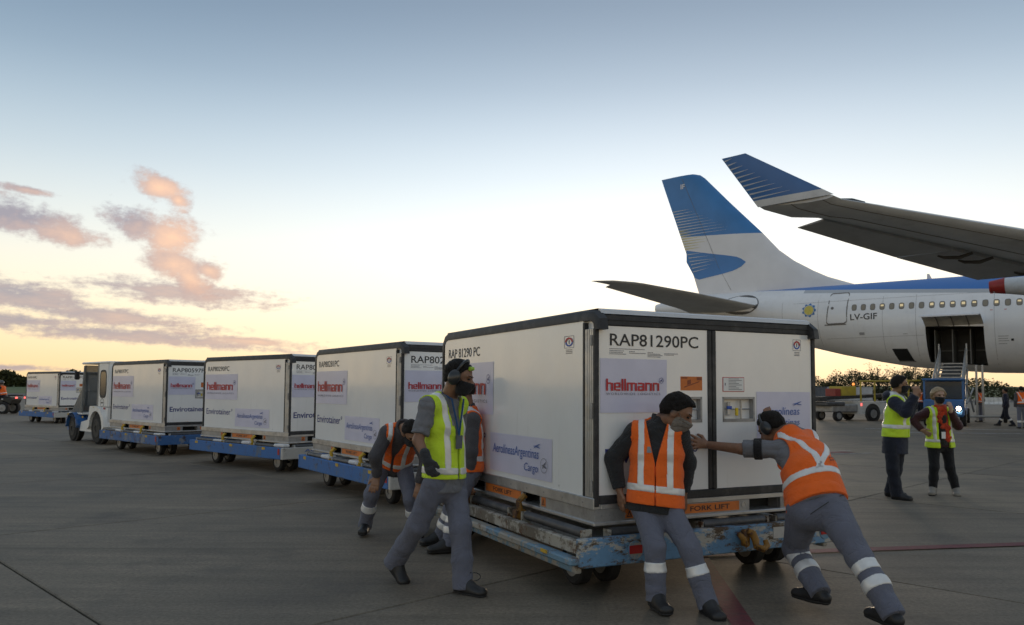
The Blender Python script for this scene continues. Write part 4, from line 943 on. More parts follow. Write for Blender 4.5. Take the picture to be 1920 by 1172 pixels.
for sd in (-1, 1):
    b = MB(); b.tube([(1.9, sd * .62, incl(1.9) + .05), (10.4, sd * .62, incl(10.4) + .05)], .05, 8); b.tube([(2.2, sd * .62, incl(2.2) + .55), (9.9, sd * .62, incl(9.9) + .95)], .04, 8)
    b.build('side_rail', M_RAIL, ld)
    for k in range(8): x_ = 2.4 + k * 1.02; MB().tube([(x_, sd * .62, incl(x_)), (x_ + (.5 if k % 2 else 0), sd * .62, incl(x_) + .58 + k * .05)], .028, 6).build('rail_post', M_RAIL, ld)
    MB().tube([(9.6, sd * .66, incl(9.6)), (9.6, sd * .66, incl(9.6) + 1.25)], .04, 8).build('end_post', M_RAIL, ld)
    MB().tube([(5.5, sd * .68, .5), (9.2, sd * .68, incl(9.2) - .1)], .05, 8).build('lift_arm', M_RAIL, ld)
for k in range(9): x_ = 2.6 + k * .9; MB().box(x_, x_ + .07, -.60, .60, incl(x_) + .08, incl(x_) + .16).build('step', M_RAIL, ld)
for (x_, y_) in ((6.6, -1.15), (6.6, -1.42)): MB().bbox(x_ - .05, x_ + .05, y_ - .05, y_ + .05, .05, 2.9, .01).build('support_mast', M_RAIL, ld)
b = MB(); b.tube([(5.6, -.7, .3), (6.8, -2.2, .3)], .05, 8); b.build('outrigger', M_RAIL, ld); ywheel(ld, (6.7, -2.35, .24), .24, .16)
b = MB(); b.tube([(2.0, -.84, 1.9), (2.6, -1.1, .6)], .05, 6); b.tube([(2.0, -.84, 1.0), (2.6, -1.1, 1.7)], .04, 6); b.build('hydraulic_arm', M_RAIL, ld)
lamp_d = bpy.data.lights.new('headlight_beam', 'SPOT'); lamp_d.energy = 60; lamp_d.spot_size = R(80); lamp_d.color = (1, .72, .42); lamp_d.shadow_soft_size = .06
lo_ = bpy.data.objects.new('headlight_beam', lamp_d); COL.objects.link(lo_); lo_.parent = ld; lo_.location = (-.16, -.58, .80); lo_.rotation_euler = (0, R(70), math.pi)
# ------------------------------------------------------------------ second belt loader, white and blue with yellow rails
bl = empty('belt_loader', (15.55, 40.9, 0), math.atan2(2.2, 5.4)); tag(bl, 'low white belt loader with yellow hand rails, left of the navy jacket man', 'loader')
b = MB(); b.prism([(2.2, .35), (2.2, 1.0), (6.9, 1.0), (6.9, .35)], lambda u, v: (u, -.85, v), lambda u, v: (u, .85, v)); body = b.build('body', M_VWHITE, bl)
lettering(([(3.4, 1.0), (6.9, 1.0), (6.9, .70), (6.9, .36), (5.2, .36)], [(0, 2, 1), (3, 4, 2)]), lambda u, v, h: (u, -.85 - h, v), .004, M_CABB, body, 'painted_band')
MB().bbox(.5, 2.25, -.7, .7, .45, .85, .05).build('front_frame', M_ALUD, bl); MB().bbox(.1, 1.3, -.8, .8, .78, .98, .05).build('bumper', M_STEEL, bl)
b = MB(); b.lathe([(-.03, .50), (.03, .50)], (3.05, -.85, .40), (0, 1, 0), 24); b.build('wheel_arch', M_CHASSIS, bl)
ywheel(bl, (3.05, -.80, .37), .37, .26); ywheel(bl, (3.05, .8, .37), .37, .26); ywheel(bl, (.95, -.6, .27), .27, .2); ywheel(bl, (.95, .6, .27), .27, .2); ywheel(bl, (6.1, -.8, .37), .37, .26)
b = MB(); b.prism([(-.1, 1.05), (7.2, 1.35), (7.2, 1.5), (-.1, 1.22)], lambda u, v: (u, -.45, v), lambda u, v: (u, .45, v)); b.build('conveyor', M_CHASSIS, bl)
b = MB(); b.bbox(1.5, 2.5, -.35, .55, 1.28, 1.78, .03); b.build('engine_box', M_YRAIL, bl); MB().bbox(1.05, 1.45, -.35, .35, 1.25, 1.66, .03).build('red_box', mat('red_box', (.28, .04, .03), .5), bl)
for x_ in (2.35, 3.3, 4.5, 5.7): MB().bbox(x_, x_ + .07, -.78, -.71, 1.0, 2.0 + .015 * x_, .01).build('rail_post', M_YRAIL, bl)
MB().tube([(2.3, -.745, 2.05), (6.6, -.745, 2.12)], .045, 8).build('hand_rail', M_YRAIL, bl)
b = MB().tube([(2.85, .2, 1.3), (2.85, .2, 1.85)], .035, 8).build('beacon_post', M_YRAIL, bl); MB().lathe([(0, .07), (.12, .05)], (2.85, .2, 1.85), (0, 0, 1), 10).build('beacon', emit('amber_lamp', (1, .30, .06), .8), b)
MB().bbox(2.26, 2.34, -.87, -.80, .78, .92, .01).build('tail_light', M_RLAMP, bl)
# far freight boxes and barrier on the edge of the apron
def freight(px0, px1, Y, h, col, lab, name='freight_box'):
    a = at(px0, 730, Y); c = at(px1, 730, Y); w = (c - a).length; o = empty(name, (a.x, a.y, 0), 0)
    m_ = mat('freight_' + lab[:5], col, .6, var=.1, vscale=.5, dirt=tuple(q * .6 for q in col), dscale=.6)
    MB().bbox(0, w, 0, 2.4, .15, h, .03).build('box_body', m_, o)
    for k in range(int(w / .5)): MB().box(.1 + k * .5, .22 + k * .5, -.04, .001, .25, h - .1).build('rib', m_, o)
    MB().bbox(-.03, w + .03, -.05, 2.45, h, h + .08, .02).build('top_rail', m_, o); MB().box(.2, w - .2, .1, 2.3, 0, .15).build('skid', M_CHASSIS, o)
    tag(o, lab, 'freight box', 'freight boxes on the far edge of the apron'); return o
freight(1553, 1636, 116, 2.05, (.45, .46, .48), 'white freight box far behind the yellow railed loader')
freight(1524, 1551, 114, 2.05, (.10, .11, .13), 'dark grey freight box far away beside the white one')
b = empty('barrier', at(1846, 757, 100).xy.to_3d()); 
for k in range(4): MB().prism([(0, 0), (.6, 0), (.42, .3), (.38, .85), (.22, .85), (.18, .3)], lambda u, v, k=k: (k * .62, u, v), lambda u, v, k=k: (k * .62 + .58, u, v)).build('barrier_block', M_VWHITE, b)
tag(b, 'low white barrier at the apron edge before the hedge, right of the loader', 'barrier')
# ------------------------------------------------------------------ tow tractor (local: x forward, y left)
M_TUGW = mat('tug_white', (.80, .80, .78), .4, var=.06, vscale=2, dirt=(.45, .43, .40), dscale=3, damt=(.55, .9)); M_TUGB = mat('tug_blue', (.03, .13, .36), .4, var=.1, dirt=(.12, .12, .13), dscale=4)
M_PVC = glassy('clear_pvc', (.20, .22, .23), .72, .18); M_TUGG = mat('tug_grey', (.22, .22, .21), .6, var=.15)
ty = -0.8171; fx, fy = math.sin(ty), math.cos(ty)
hx, hy = CONT[3][0] + fx * 3.30 + math.cos(ty) * 1.05, CONT[3][1] + fy * 3.30 - math.sin(ty) * 1.05
tug = empty('tow_tractor', (hx + fx * .92, hy + fy * .92, 0), math.atan2(fy, fx)); tag(tug, 'white and blue tow tractor with open cab pulling the container train', 'tow tractor')
TL = 3.0
b = MB(); b.prism([(.05, .30), (.05, .98), (.85, 1.0), (1.35, 1.0), (1.45, .62), (1.95, .55), (2.05, .30)], lambda u, v: (u, .72, v), lambda u, v: (u, -.72, v)); bd = b.build('body', M_TUGW, tug)
b = MB(); b.prism([(2.05, .28), (1.96, .56), (2.3, .72), (2.92, .74), (3.0, .66), (3.0, .30)], lambda u, v: (u, .73, v), lambda u, v: (u, -.73, v)); b.build('front_body', M_TUGB, tug)
MB().bbox(2.0, 3.02, -.70, .70, .745, .80, .01).build('hood', M_TUGW, tug)
MB().lathe([(-.02, .50), (.02, .50)], (.62, .708, .47), (0, 1, 0), 24).build('wheel_arch', M_CHASSIS, tug); MB().lathe([(-.02, .42), (.02, .42)], (2.45, .715, .38), (0, 1, 0), 24).build('wheel_arch', M_CHASSIS, tug)
for y_ in (-.66, .66): ywheel(tug, (.62, y_, .42), .42, .24, hub=M_CHASSIS); ywheel(tug, (2.45, y_, .35), .35, .22, hub=M_CHASSIS)
for sd in (1, -1):
    for (cx_, r0, r1, a0, m_) in ((.62, .46, .60, 0, M_TUGW), (2.45, .385, .435, 10, M_TUGB)):
        arc = [(cx_ + r1 * math.cos(R(t)), .42 + r1 * math.sin(R(t)) * (.96 if r1 > .5 else .85)) for t in range(-5, 190, 15)] + [(cx_ + r0 * math.cos(R(t)), .42 + r0 * math.sin(R(t))) for t in range(185, -10, -15)]
        MB().prism(arc, lambda u, v: (u, sd * .58, v), lambda u, v: (u, sd * .82, v)).build('fender', m_, tug, smooth=30)
# cab: rear wall with window, side post, roof
b = MB()
for (z0, z1, y0, y1) in ((1.0, 1.35, -.70, .70), (1.95, 2.16, -.70, .70)): b.box(.05, .11, y0, y1, z0, z1)
for (y0, y1) in ((-.70, -.52), (.52, .70)): b.box(.05, .11, y0, y1, 1.35, 1.95)
rw = b.build('cab_rear_wall', M_TUGW, tug); MB().box(.07, .09, -.52, .52, 1.35, 1.95).build('rear_window', M_GLASS, rw)
b = MB(); pts = [(.11, 1.0), (.11, 2.16), (1.55, 2.16), (1.62, 2.0), (1.62, 1.0)]
side = [(.62, 1.3), (.55, 1.45), (.55, 1.85), (.62, 1.98), (.72, 2.02), (.85, 1.96), (.88, 1.85), (.88, 1.45), (.82, 1.32), (.72, 1.28)]
for sd in (1, -1):
    b = MB(); b.bbox(.11, .74, sd * .70 - .02, sd * .70 + .02, 1.0, 2.14, .008); p = b.build('side_panel', M_TUGW, tug)
    win = [(.42 + .2 * abs(math.cos(t)) ** .5 * (1 if math.cos(t) > 0 else -1), 1.60 + .34 * abs(math.sin(t)) ** .5 * (1 if math.sin(t) > 0 else -1)) for t in [2 * math.pi * k / 24 for k in range(24)]]
    lettering(outline([(u + (u - .42) * .18, v + (v - 1.6) * .1) for u, v in win], .05), lambda u, v, h: (u, sd * (.72 + h), v), .006, M_CHASSIS, p, 'window_seal')
    lettering((win, [tuple(range(24))]), lambda u, v, h: (u, sd * (.72 + h), v), .004, mat('tug_glass', (.05, .055, .06), .15), p, 'side_window')
    if sd == 1: lettering(merge_poly(ring_poly(.105, .12, 24, .45, 1.10), rects_poly([(.375, .525, 1.085, 1.115)])), lambda u, v, h: (u, .72 + h, v), .005, M_INK, p, 'emblem')
    MB().bbox(.745, .84, sd * .69 - .03, sd * .69 + .03, 1.0, 2.14, .01).build('cab_pillar', M_TUGG, tug)
    b = MB(); b.tube([(2.05, sd * .68, .80), (1.98, sd * .68, 1.55), (1.90, sd * .68, 2.1)], .035, 8); b.build('cab_pillar', M_TUGG, tug, smooth=40)
MB().bbox(.03, 2.02, -.74, .74, 2.14, 2.20, .025).build('cab_roof', M_TUGW, tug)
MB().prism([(2.86, .80), (2.12, 1.42), (1.94, 2.12), (1.92, 2.12), (2.10, 1.41), (2.82, .80)], lambda u, v: (u, .68, v), lambda u, v: (u, -.68, v)).build('plastic_windscreen', M_PVC, tug)
for sd in (1, -1): MB().prism([(1.96, .80), (2.82, .80), (2.10, 1.42), (2.02, 1.5)], lambda u, v: (u, sd * .690, v), lambda u, v: (u, sd * .698, v)).build('plastic_side_screen', M_PVC, tug)
MB().bbox(.55, 1.05, -.45, .45, .95, 1.08, .04).build('seat', M_SEAT, tug); MB().bbox(.48, .60, -.45, .45, 1.08, 1.55, .04).build('backrest', M_SEAT, tug)
b = MB(); b.tube([(1.45 - .05 * math.sin(t), .2 * math.cos(t), 1.38 + .19 * math.sin(t)) for t in np.linspace(0, 6.283, 17)], .016, 6); b.tube([(1.45, 0, 1.38), (1.9, 0, .9)], .025, 6); b.build('steering_wheel', M_SEAT, tug)
MB().bbox(2.10, 2.20, .74, .86, 1.72, 1.95, .02).build('mirror', M_SEAT, tug)
for (x_, z_, m_) in ((.95, .93, M_YTAB), (.2, .93, M_REFR), (1.75, .66, M_YTAB), (2.9, .71, M_YTAB)): MB().box(x_, x_ + .10, .733, .742, z_, z_ + .05).build('reflector', m_, tug)
MB().bbox(-.85, .06, -.08, .08, .28, .36, .01).build('tow_hitch', M_CHASSIS, tug)
# ------------------------------------------------------------------ quad bike at the far left
M_ATV = mat('quad_dark', (.018, .02, .018), .5, var=.2)
aw = on_ground(19.6, 775.5)
atv = empty('quad_bike', (aw.x - .2, aw.y, 0), math.pi - .05); tag(atv, 'dark quad bike with rear rack at the left edge', 'quad bike')
for x_ in (0, 1.28):
    for y_ in (-.42, .42): ywheel(atv, (x_ - .1, y_, .32), .33, .24)
b = MB(); b.prism([(-.55, .78), (-.42, .55), (-.1, .72), (.2, .55), (.9, .5), (1.1, .74), (1.6, .72), (1.75, .9), (1.2, .98), (.75, .82), (.1, .84), (-.5, .90)], lambda u, v: (u, .42, v), lambda u, v: (u, -.42, v)); b.build('body', M_ATV, atv)
MB().bbox(-.1, .75, -.2, .2, .82, .95, .06).build('seat', M_SEAT, atv); b = MB()
for y_ in (-.35, -.12, .12, .35): b.tube([(-.75, y_, .98), (-.1, y_, .98)], .016, 6)
for x_ in (-.75, -.1): b.tube([(x_, -.36, .98), (x_, .36, .98)], .016, 6)
b.build('rear_rack', M_CHASSIS, atv); MB().bbox(-.70, -.2, -.3, .3, .99, 1.05, .02).build('rack_pad', M_SEAT, atv)
b = MB(); b.tube([(1.1, 0, .9), (.95, 0, 1.15)], .03, 6); b.tube([(.85, -.36, 1.2), (.95, 0, 1.15), (.85, .36, 1.2)], .02, 6); b.build('handlebar', M_CHASSIS, atv)
for y_ in (-.36, .36): MB().bbox(-.80, -.72, y_ - .05, y_ + .05, .84, .93, .01).build('tail_light', M_RLAMP, atv)
MB().bbox(.2, .8, .43, .60, .32, .37, .01).build('footrest', M_ALU, atv); MB().bbox(.2, .8, -.60, -.43, .32, .37, .01).build('footrest', M_ALU, atv)
MB().box(-.05, .05, .421, .427, .78, .83).build('sticker', M_NOTICE, atv)
# ------------------------------------------------------------------ trees
M_BARK = mat('bark', (.05, .04, .03), .9, var=.3); 
def leafmat(name, col):
    m, nt, b = newmat(name); oi = tex(nt, scale=.6, detail=3, coord='World')
    nt.links.new(ramp(nt, oi, [(.3, tuple(q * .55 for q in col)), (.7, tuple(q * 1.35 for q in col))]), b.inputs['Base Color']); b.inputs['Roughness'].default_value = .75; b.inputs['Specular IOR Level'].default_value = .2; return m
M_LEAF = [leafmat('leaf_dark', (.045, .05, .018)), leafmat('leaf_olive', (.07, .065, .022)), leafmat('leaf_brown', (.085, .06, .028))]
def leaves(mb, c, r, n, size, rg, fill=.55):
    for _ in range(n):
        d = Vector((rg.gauss(0, 1), rg.gauss(0, 1), rg.gauss(0, 1))).normalized() * (rg.random() ** fill)
        p = Vector(c) + Vector((d.x * r[0], d.y * r[1], d.z * r[2])); s = size * rg.uniform(.5, 1.3)
        u = Vector((rg.gauss(0, 1), rg.gauss(0, 1), rg.gauss(0, 1))).normalized(); w = u.orthogonal().normalized()
        mb.add([p - u * s - w * s * .1, p + w * s * .5, p + u * s + w * s * .1, p - w * s * .5], [(0, 1, 2, 3)])
def tree(x, y, h, spread, kind, seed, label, dens=1.0):
    rg = random.Random(seed); o = empty('tree', (x, y, 0)); tr = MB(); cr = MB()
    tr.tube([(0, 0, 0), (rg.uniform(-.1, .1), 0, h * .3), (rg.uniform(-.3, .3), rg.uniform(-.2, .2), h * .6), (rg.uniform(-.3, .3), 0, h * .9)], [h * .035, h * .028, h * .02, h * .008], 7)
    for k in range(9):
        a = rg.uniform(0, 6.28); z0 = h * rg.uniform(.25, .6); L = spread * rg.uniform(.5, 1.0); z1 = min(h, z0 + h * rg.uniform(.15, .45)); e = Vector((math.cos(a) * L, math.sin(a) * L, z1))
        tr.tube([(0, 0, z0), (e.x * .5, e.y * .5, (z0 + z1) / 2 + .1), e], [h * .014, h * .009, h * .003], 5)
        leaves(cr, e, (spread * .45, spread * .45, h * .16), int(95 * dens), .17, rg)
        for q in range(3): f = e + Vector((rg.uniform(-.5, .5), rg.uniform(-.5, .5), rg.uniform(.1, .5))) * spread * .5; tr.tube([e * .8, f], [h * .004, h * .0015], 4)
    leaves(cr, (0, 0, h * .72), (spread * .7, spread * .7, h * .25), int(300 * dens), .18, rg)
    tr.build('trunk', M_BARK, o); cr.build('crown', M_LEAF[kind], o, fix=False); tag(o, label, 'tree', 'trees along the far edge of the field'); return o
TR = [(1546, 130, 3.6, 2.2, 1, 'low olive tree behind the dark grey freight box', 1), (1578, 128, 4.4, 2.3, 0, 'dark bushy tree above the left end of the white freight box', 1), (1600, 134, 5.6, 2.6, 1, 'olive tree with bare twigs above the white freight box', .6), (1622, 130, 4.6, 2.2, 0, 'rounded dark tree above the right end of the white freight box', 1),
      (1648, 138, 6.3, 2.4, 2, 'tall thin brownish tree left of the navy jacket man', .22), (1663, 130, 4.4, 2.4, 0, 'flat topped dark tree directly left of the navy jacket man', 1), (1705, 132, 6.0, 2.2, 1, 'twiggy tree just right of the navy jacket man\'s head', .6), (1722, 128, 4.6, 2.4, 0, 'dense dark tree between the navy jacket man and the loader cab', 1.2), (1741, 136, 6.2, 2.2, 2, 'brown half bare tree behind the loader rails', .3), (1762, 130, 4.4, 2.6, 0, 'dark tree behind the blue cab', 1)]
for i, (px, Y, h, sp, kd, lab, dn_) in enumerate(TR): p = at(px, 735, Y); tree(p.x, p.y, h, sp, kd, 40 + i, lab, dn_)
def hedge(name, label, pts, n, hgt, size, seed, kd):
    rg = random.Random(seed); mb = MB()
    for _ in range(n):
        t = rg.random() * (len(pts) - 1); i = int(t); a, b_ = Vector(pts[i]), Vector(pts[i + 1]); p = a.lerp(b_, t - i); hh = hgt * (.75 + .25 * math.sin(p.x * .35 + seed) * math.sin(p.x * .13) + rg.uniform(-.05, .08))
        z = p.z + hh * rg.random() ** .7; y = p.y + rg.uniform(-2.5, 2.5); s = size * rg.uniform(.5, 1.4); u = Vector((rg.gauss(0, 1), rg.gauss(0, 1), rg.gauss(0, 1))).normalized(); w = u.orthogonal().normalized(); q = Vector((p.x, y, z))
        mb.add([q - u * s, q + w * s * .55, q + u * s, q - w * s * .55], [(0, 1, 2, 3)])
    o = mb.build(name, M_LEAF[kd], fix=False); tag(o, label, 'hedge', kind='stuff'); return o
hedge('hedge', 'dark green far hedge behind the loader and workers at the right', [(70, 136, 0), (110, 140, 0), (150, 146, 0), (220, 150, 0)], 26000, 3.9, .24, 2, 0)
hedge('low_scrub', 'low scrub under the trees at the right', [(40, 132, -.2), (75, 134, -.2)], 5000, 2.4, .3, 4, 0)
hedge('woodland', 'dark woodland belt beyond the grass at the far left', [(-420, 330, .9), (-300, 330, .9), (-200, 330, .9), (-100, 335, .9)], 22000, 7.2, .8, 3, 0)
# ------------------------------------------------------------------ people: smooth distance fields meshed by surface nets
import zlib
def _crc(s): return zlib.crc32(s.encode())
def _n(v): v = np.asarray(v, float); return v / (np.linalg.norm(v) + 1e-12)
def rc(a, b, ra, rb, flat=False):
    a, b = np.asarray(a, np.float32), np.asarray(b, np.float32); ab = b - a; L2 = float(ab @ ab) + 1e-9; L = math.sqrt(L2)
    def f(P):
        q = P - a; t = q @ ab / L2; tc = np.clip(t, 0, 1)
        d = np.sqrt(((q - tc[..., None] * ab) ** 2).sum(-1)) - (ra + (rb - ra) * tc)
        if flat: d = np.maximum(d, (t - 1) * L)
        return d
    return f, (a + b) / 2, L / 2 + max(ra, rb)
def ell(c, ax, r):
    c = np.asarray(c, np.float32); A = (np.array(ax, float) / np.asarray(r, float)[:, None]).astype(np.float32); m = float(min(r))
    def f(P):
        q = (P - c) @ A.T; k = np.sqrt((q ** 2).sum(-1)); g = np.sqrt(((q @ A) ** 2).sum(-1)) + 1e-9; return np.where(k < .15, -m * (1 - k), k * (k - 1) / g)
    return f, c, max(r)
def ec(a, b, u, wa, wb):
    """elliptic tapered bar: wa / wb = (half width along u, half depth)"""
    a, b = np.asarray(a, np.float32), np.asarray(b, np.float32); ab = b - a; L2 = float(ab @ ab) + 1e-9; ax = ab / math.sqrt(L2); u = np.asarray(u, float); u = _n(u - (u @ ax) * ax).astype(np.float32); v = np.cross(ax, u).astype(np.float32); ax = ax.astype(np.float32); wa = [float(q) for q in wa]; wb = [float(q) for q in wb]
    def f(P):
        q = P - a; t = np.clip(q @ ab / L2, 0, 1); q = q - t[..., None] * ab; w = wa[0] + (wb[0] - wa[0]) * t; d = wa[1] + (wb[1] - wa[1]) * t
        x = (q @ u) / w; y = (q @ v) / d; z = (q @ ax) / d; k = np.sqrt(x * x + y * y + z * z) + 1e-9
        g = np.sqrt((x / w) ** 2 + (y / d) ** 2 + (z / d) ** 2) + 1e-9; return np.where(k < .2, -np.minimum(w, d) * (1 - k), k * (k - 1) / g)
    return f, (a + b) / 2, math.sqrt(L2) / 2 + max(*wa, *wb)
def smin(a, b, k):
    h = np.clip(.5 + .5 * (b - a) / k, 0, 1); return b * (1 - h) + a * h - k * h * (1 - h)
def field(prims, k=.03, off=0.0):
    def f(P):
        d = None
        for p in prims: e = p[0](P); d = e if d is None else smin(d, e, k)
        return d - off
    return f
def sdf_mesh(prims, h, k=.03, off=0.0, post=None, name='m', pad=.03):
    lo = np.min([c - r for _, c, r in prims], 0) - pad - off; hi = np.max([c + r for _, c, r in prims], 0) + pad + off
    B = 6; nb = np.ceil((hi - lo) / (h * B)).astype(int) + 1; D = np.full(nb * B, 1.0, np.float32)
    bi = np.stack(np.meshgrid(*[np.arange(n) for n in nb], indexing='ij'), -1).reshape(-1, 3); cen = (lo + (bi + .5 - .5 / B) * B * h).astype(np.float32); Rb = B * h * .87
    ds = np.stack([p[0](cen) for p in prims]); dm = ds.min(0) - off
    act = np.abs(dm) < Rb + k + .02 + (.035 if post else 0)
    sl = D.reshape(nb[0], B, nb[1], B, nb[2], B).transpose(0, 2, 4, 1, 3, 5).reshape(-1, B, B, B).copy()
    sl[dm < 0] = -1.0
    loc = np.stack(np.meshgrid(*[np.arange(B)] * 3, indexing='ij'), -1).reshape(-1, 3) * h
    if post is not None:
        dp = post(cen[:, None, :], dm[:, None])[:, 0]; far_ = dp > 2 * Rb + .04; act &= ~far_; sl[far_] = 1.0
    ai = np.nonzero(act)[0]
    for c0 in range(0, len(ai), 700):
        idx = ai[c0:c0 + 700]; P = ((lo + bi[idx] * B * h)[:, None, :] + loc[None]).astype(np.float32); d = np.full(P.shape[:2], 9.0, np.float32)
        for j, p in enumerate(prims):
            m = ds[j, idx] < dm[idx] + off + 2 * Rb + k + .01
            if m.any(): d[m] = np.minimum(smin(d[m], p[0](P[m]), k), d[m]) if True else d[m]
        d = d - off
        if post is not None: d = post(P, d)
        sl[idx] = d.reshape(-1, B, B, B)
    D = sl.reshape(nb[0], nb[1], nb[2], B, B, B).transpose(0, 3, 1, 4, 2, 5).reshape(*(nb * B))
    return nets(D, lo, h, name)
def nets(D, lo, h, name):
    S_ = D < 0; n = np.array(D.shape)
    c = np.zeros(n - 1, np.int8)
    for i in (0, 1):
        for j in (0, 1):
            for l in (0, 1): c += S_[i:n[0] - 1 + i, j:n[1] - 1 + j, l:n[2] - 1 + l]
    I = np.argwhere((c > 0) & (c < 8)); vid = np.full(n - 1, -1, np.int32); vid[tuple(I.T)] = np.arange(len(I))
    acc = np.zeros((len(I), 3)); cnt = np.zeros(len(I)); cor = [(i, j, l) for i in (0, 1) for j in (0, 1) for l in (0, 1)]
    val = {q: D[I[:, 0] + q[0], I[:, 1] + q[1], I[:, 2] + q[2]] for q in cor}
    for q in cor:
        for a in range(3):
            if q[a] == 0:
                r = list(q); r[a] = 1; r = tuple(r); v0, v1 = val[q], val[r]; m = (v0 < 0) != (v1 < 0); t = np.where(m, v0 / (v0 - v1 + 1e-12), 0)
                p = np.array(q, float)[None] + t[:, None] * np.eye(3)[a]; acc[m] += p[m]; cnt[m] += 1
    V = lo + (I + acc / cnt[:, None]) * h; F = []
    for a in range(3):
        b, e = (a + 1) % 3, (a + 2) % 3; s0 = [slice(1, -1)] * 3; s1 = [slice(1, -1)] * 3; s0[a] = slice(0, -1); s1[a] = slice(1, None)
        m = S_[tuple(s0)] != S_[tuple(s1)]; Q = np.argwhere(m); o = np.array([1, 1, 1]); o[a] = 0; Q = Q + o; neg = S_[tuple(Q.T)]
        db = np.eye(3, dtype=int)[b]; de = np.eye(3, dtype=int)[e]
        q = np.stack([vid[tuple((Q - db - de).T)], vid[tuple((Q - de).T)], vid[tuple(Q.T)], vid[tuple((Q - db).T)]], 1); q[~neg] = q[~neg][:, ::-1]; F.append(q)
    F = np.concatenate(F); F = F[(F >= 0).all(1)]
    me = bpy.data.meshes.new(name); me.vertices.add(len(V)); me.vertices.foreach_set('co', V.astype(np.float32).ravel())
    me.loops.add(len(F) * 4); me.loops.foreach_set('vertex_index', F.astype(np.int32).ravel()); me.polygons.add(len(F)); me.polygons.foreach_set('loop_start', np.arange(0, len(F) * 4, 4, dtype=np.int32))
    me.polygons.foreach_set('use_smooth', np.ones(len(F), bool)); me.update(calc_edges=True); return me
def wrinkle(seed, amp, freq, axis=None, squash=.35):
    rg = np.random.RandomState(seed); K = []
    for i in range(7):
        d = rg.normal(size=3); d /= np.linalg.norm(d)
        if axis is not None: d = _n(d * squash + np.asarray(axis) * (1 if d @ axis > 0 else -1) * (1 - squash * .5))
        K.append(((d * freq * rg.uniform(.55, 1.6)).astype(np.float32), rg.uniform(0, 6.28), rg.uniform(.4, 1)))
    def f(P):
        m = np.sin(P @ K[0][0] * .23 + 1.0) * np.sin(P @ K[1][0] * .3 + 2.0) * .5 + .6; s = 0
        for i, (d, ph, w) in enumerate(K):
            q = np.sin(P @ d * (.5 if i < 4 else 1) + ph + 1.8 * np.sin(P @ K[(i + 2) % 7][0] * .22 + ph)); s = s + (w * (1.3 - 2.2 * np.sqrt(np.abs(q) + .01)) * 1.1 if i < 4 else w * .55 * q)
        return amp * .5 * m * s
    return f
def cloth(name, col, bscale=420, rough=.85, var=.10, bmp=.35):
    if name in MATS: return MATS[name]
    m, nt, b = newmat(name); n = tex(nt, scale=7, detail=6, rough=.65); c = ramp(nt, n, [(.3, tuple(q * (1 - var) for q in col)), (.7, tuple(q * (1 + var) for q in col))])
    nt.links.new(c, b.inputs['Base Color']); b.inputs['Roughness'].default_value = rough; b.inputs['Specular IOR Level'].default_value = .25; b.inputs['Sheen Weight'].default_value = .12
    rn = nnode(nt, 'ShaderNodeTexNoise'); rn.inputs['Scale'].default_value = 5.0; rn.inputs['Detail'].default_value = 2.5; rn.inputs['Distortion'].default_value = 1.6; nt.links.new(nt.nodes['TC'].outputs['Object'], rn.inputs['Vector'])
    cr = ramp(nt, rn.outputs[0], [(.36, 1.0), (.47, .6), (.50, 0.0), (.53, .6), (.64, 1.0)])
    h = mixc(nt, .35, mixc(nt, .5, tex(nt, scale=bscale, detail=2), tex(nt, scale=22, detail=5, rough=.6)), cr); bump(nt, b, h, min(1, bmp * 2.4), .024); return m
def skin(name, col):
    if name in MATS: return MATS[name]
    m, nt, b = newmat(name); n = tex(nt, scale=30, detail=5); nt.links.new(ramp(nt, n, [(.3, tuple(q * .85 for q in col)), (.7, tuple(q * 1.12 for q in col))]), b.inputs['Base Color'])
    at_ = nnode(nt, 'ShaderNodeAttribute'); at_.attribute_name = 'stubble'; c0 = b.inputs['Base Color'].links[0].from_socket; nt.links.new(mixc(nt, at_.outputs['Fac'], c0, (.022, .016, .013)), b.inputs['Base Color']); b.inputs['Roughness'].default_value = .5; b.inputs['Subsurface Weight'].default_value = .08; b.inputs['Subsurface Radius'].default_value = (.01, .004, .002); return m
M_SK = [skin('skin_tan', (.30, .165, .10)), skin('skin_brown', (.24, .125, .075)), skin('skin_light', (.42, .26, .18))]
M_TR = cloth('trousers_grey_blue', (.155, .165, .215)); M_TR2 = cloth('trousers_navy', (.018, .021, .032)); M_TRB = cloth('trousers_black', (.014, .014, .016))
M_SHIRT = cloth('shirt_grey', (.20, .205, .225)); M_HOOD = cloth('hoodie_charcoal', (.028, .029, .031), 300); M_SWEAT = cloth('sweatshirt_grey', (.085, .082, .090), 300); M_JACK = cloth('jacket_navy', (.016, .020, .040), 500, .6); M_LEATH = cloth('jacket_maroon', (.055, .014, .016), 200, .4)
M_VORA = cloth('vest_orange', (.92, .155, .018), 600, .7, .06, .22); M_VYEL = cloth('vest_yellow', (.66, .90, .045), 600, .7, .06, .22)
M_BAND = mat('reflective_tape', (.70, .70, .69), .32, .15, var=.08, vscale=14, bmp=.25, bscale=90)
M_SHOE = mat('shoe_black', (.014, .014, .015), .5, var=.25, vscale=20, bmp=.2, bscale=80); M_SHOEG = mat('shoe_beige', (.24, .22, .19), .7); M_HAIR = mat('hair_black', (.014, .011, .009), .6, var=.6, vscale=90, bmp=1.0, bscale=260, bdist=.012, spec=.2); M_HAIRB = mat('hair_blond', (.30, .22, .13), .55, var=.3, vscale=50, bmp=.7, bscale=120)
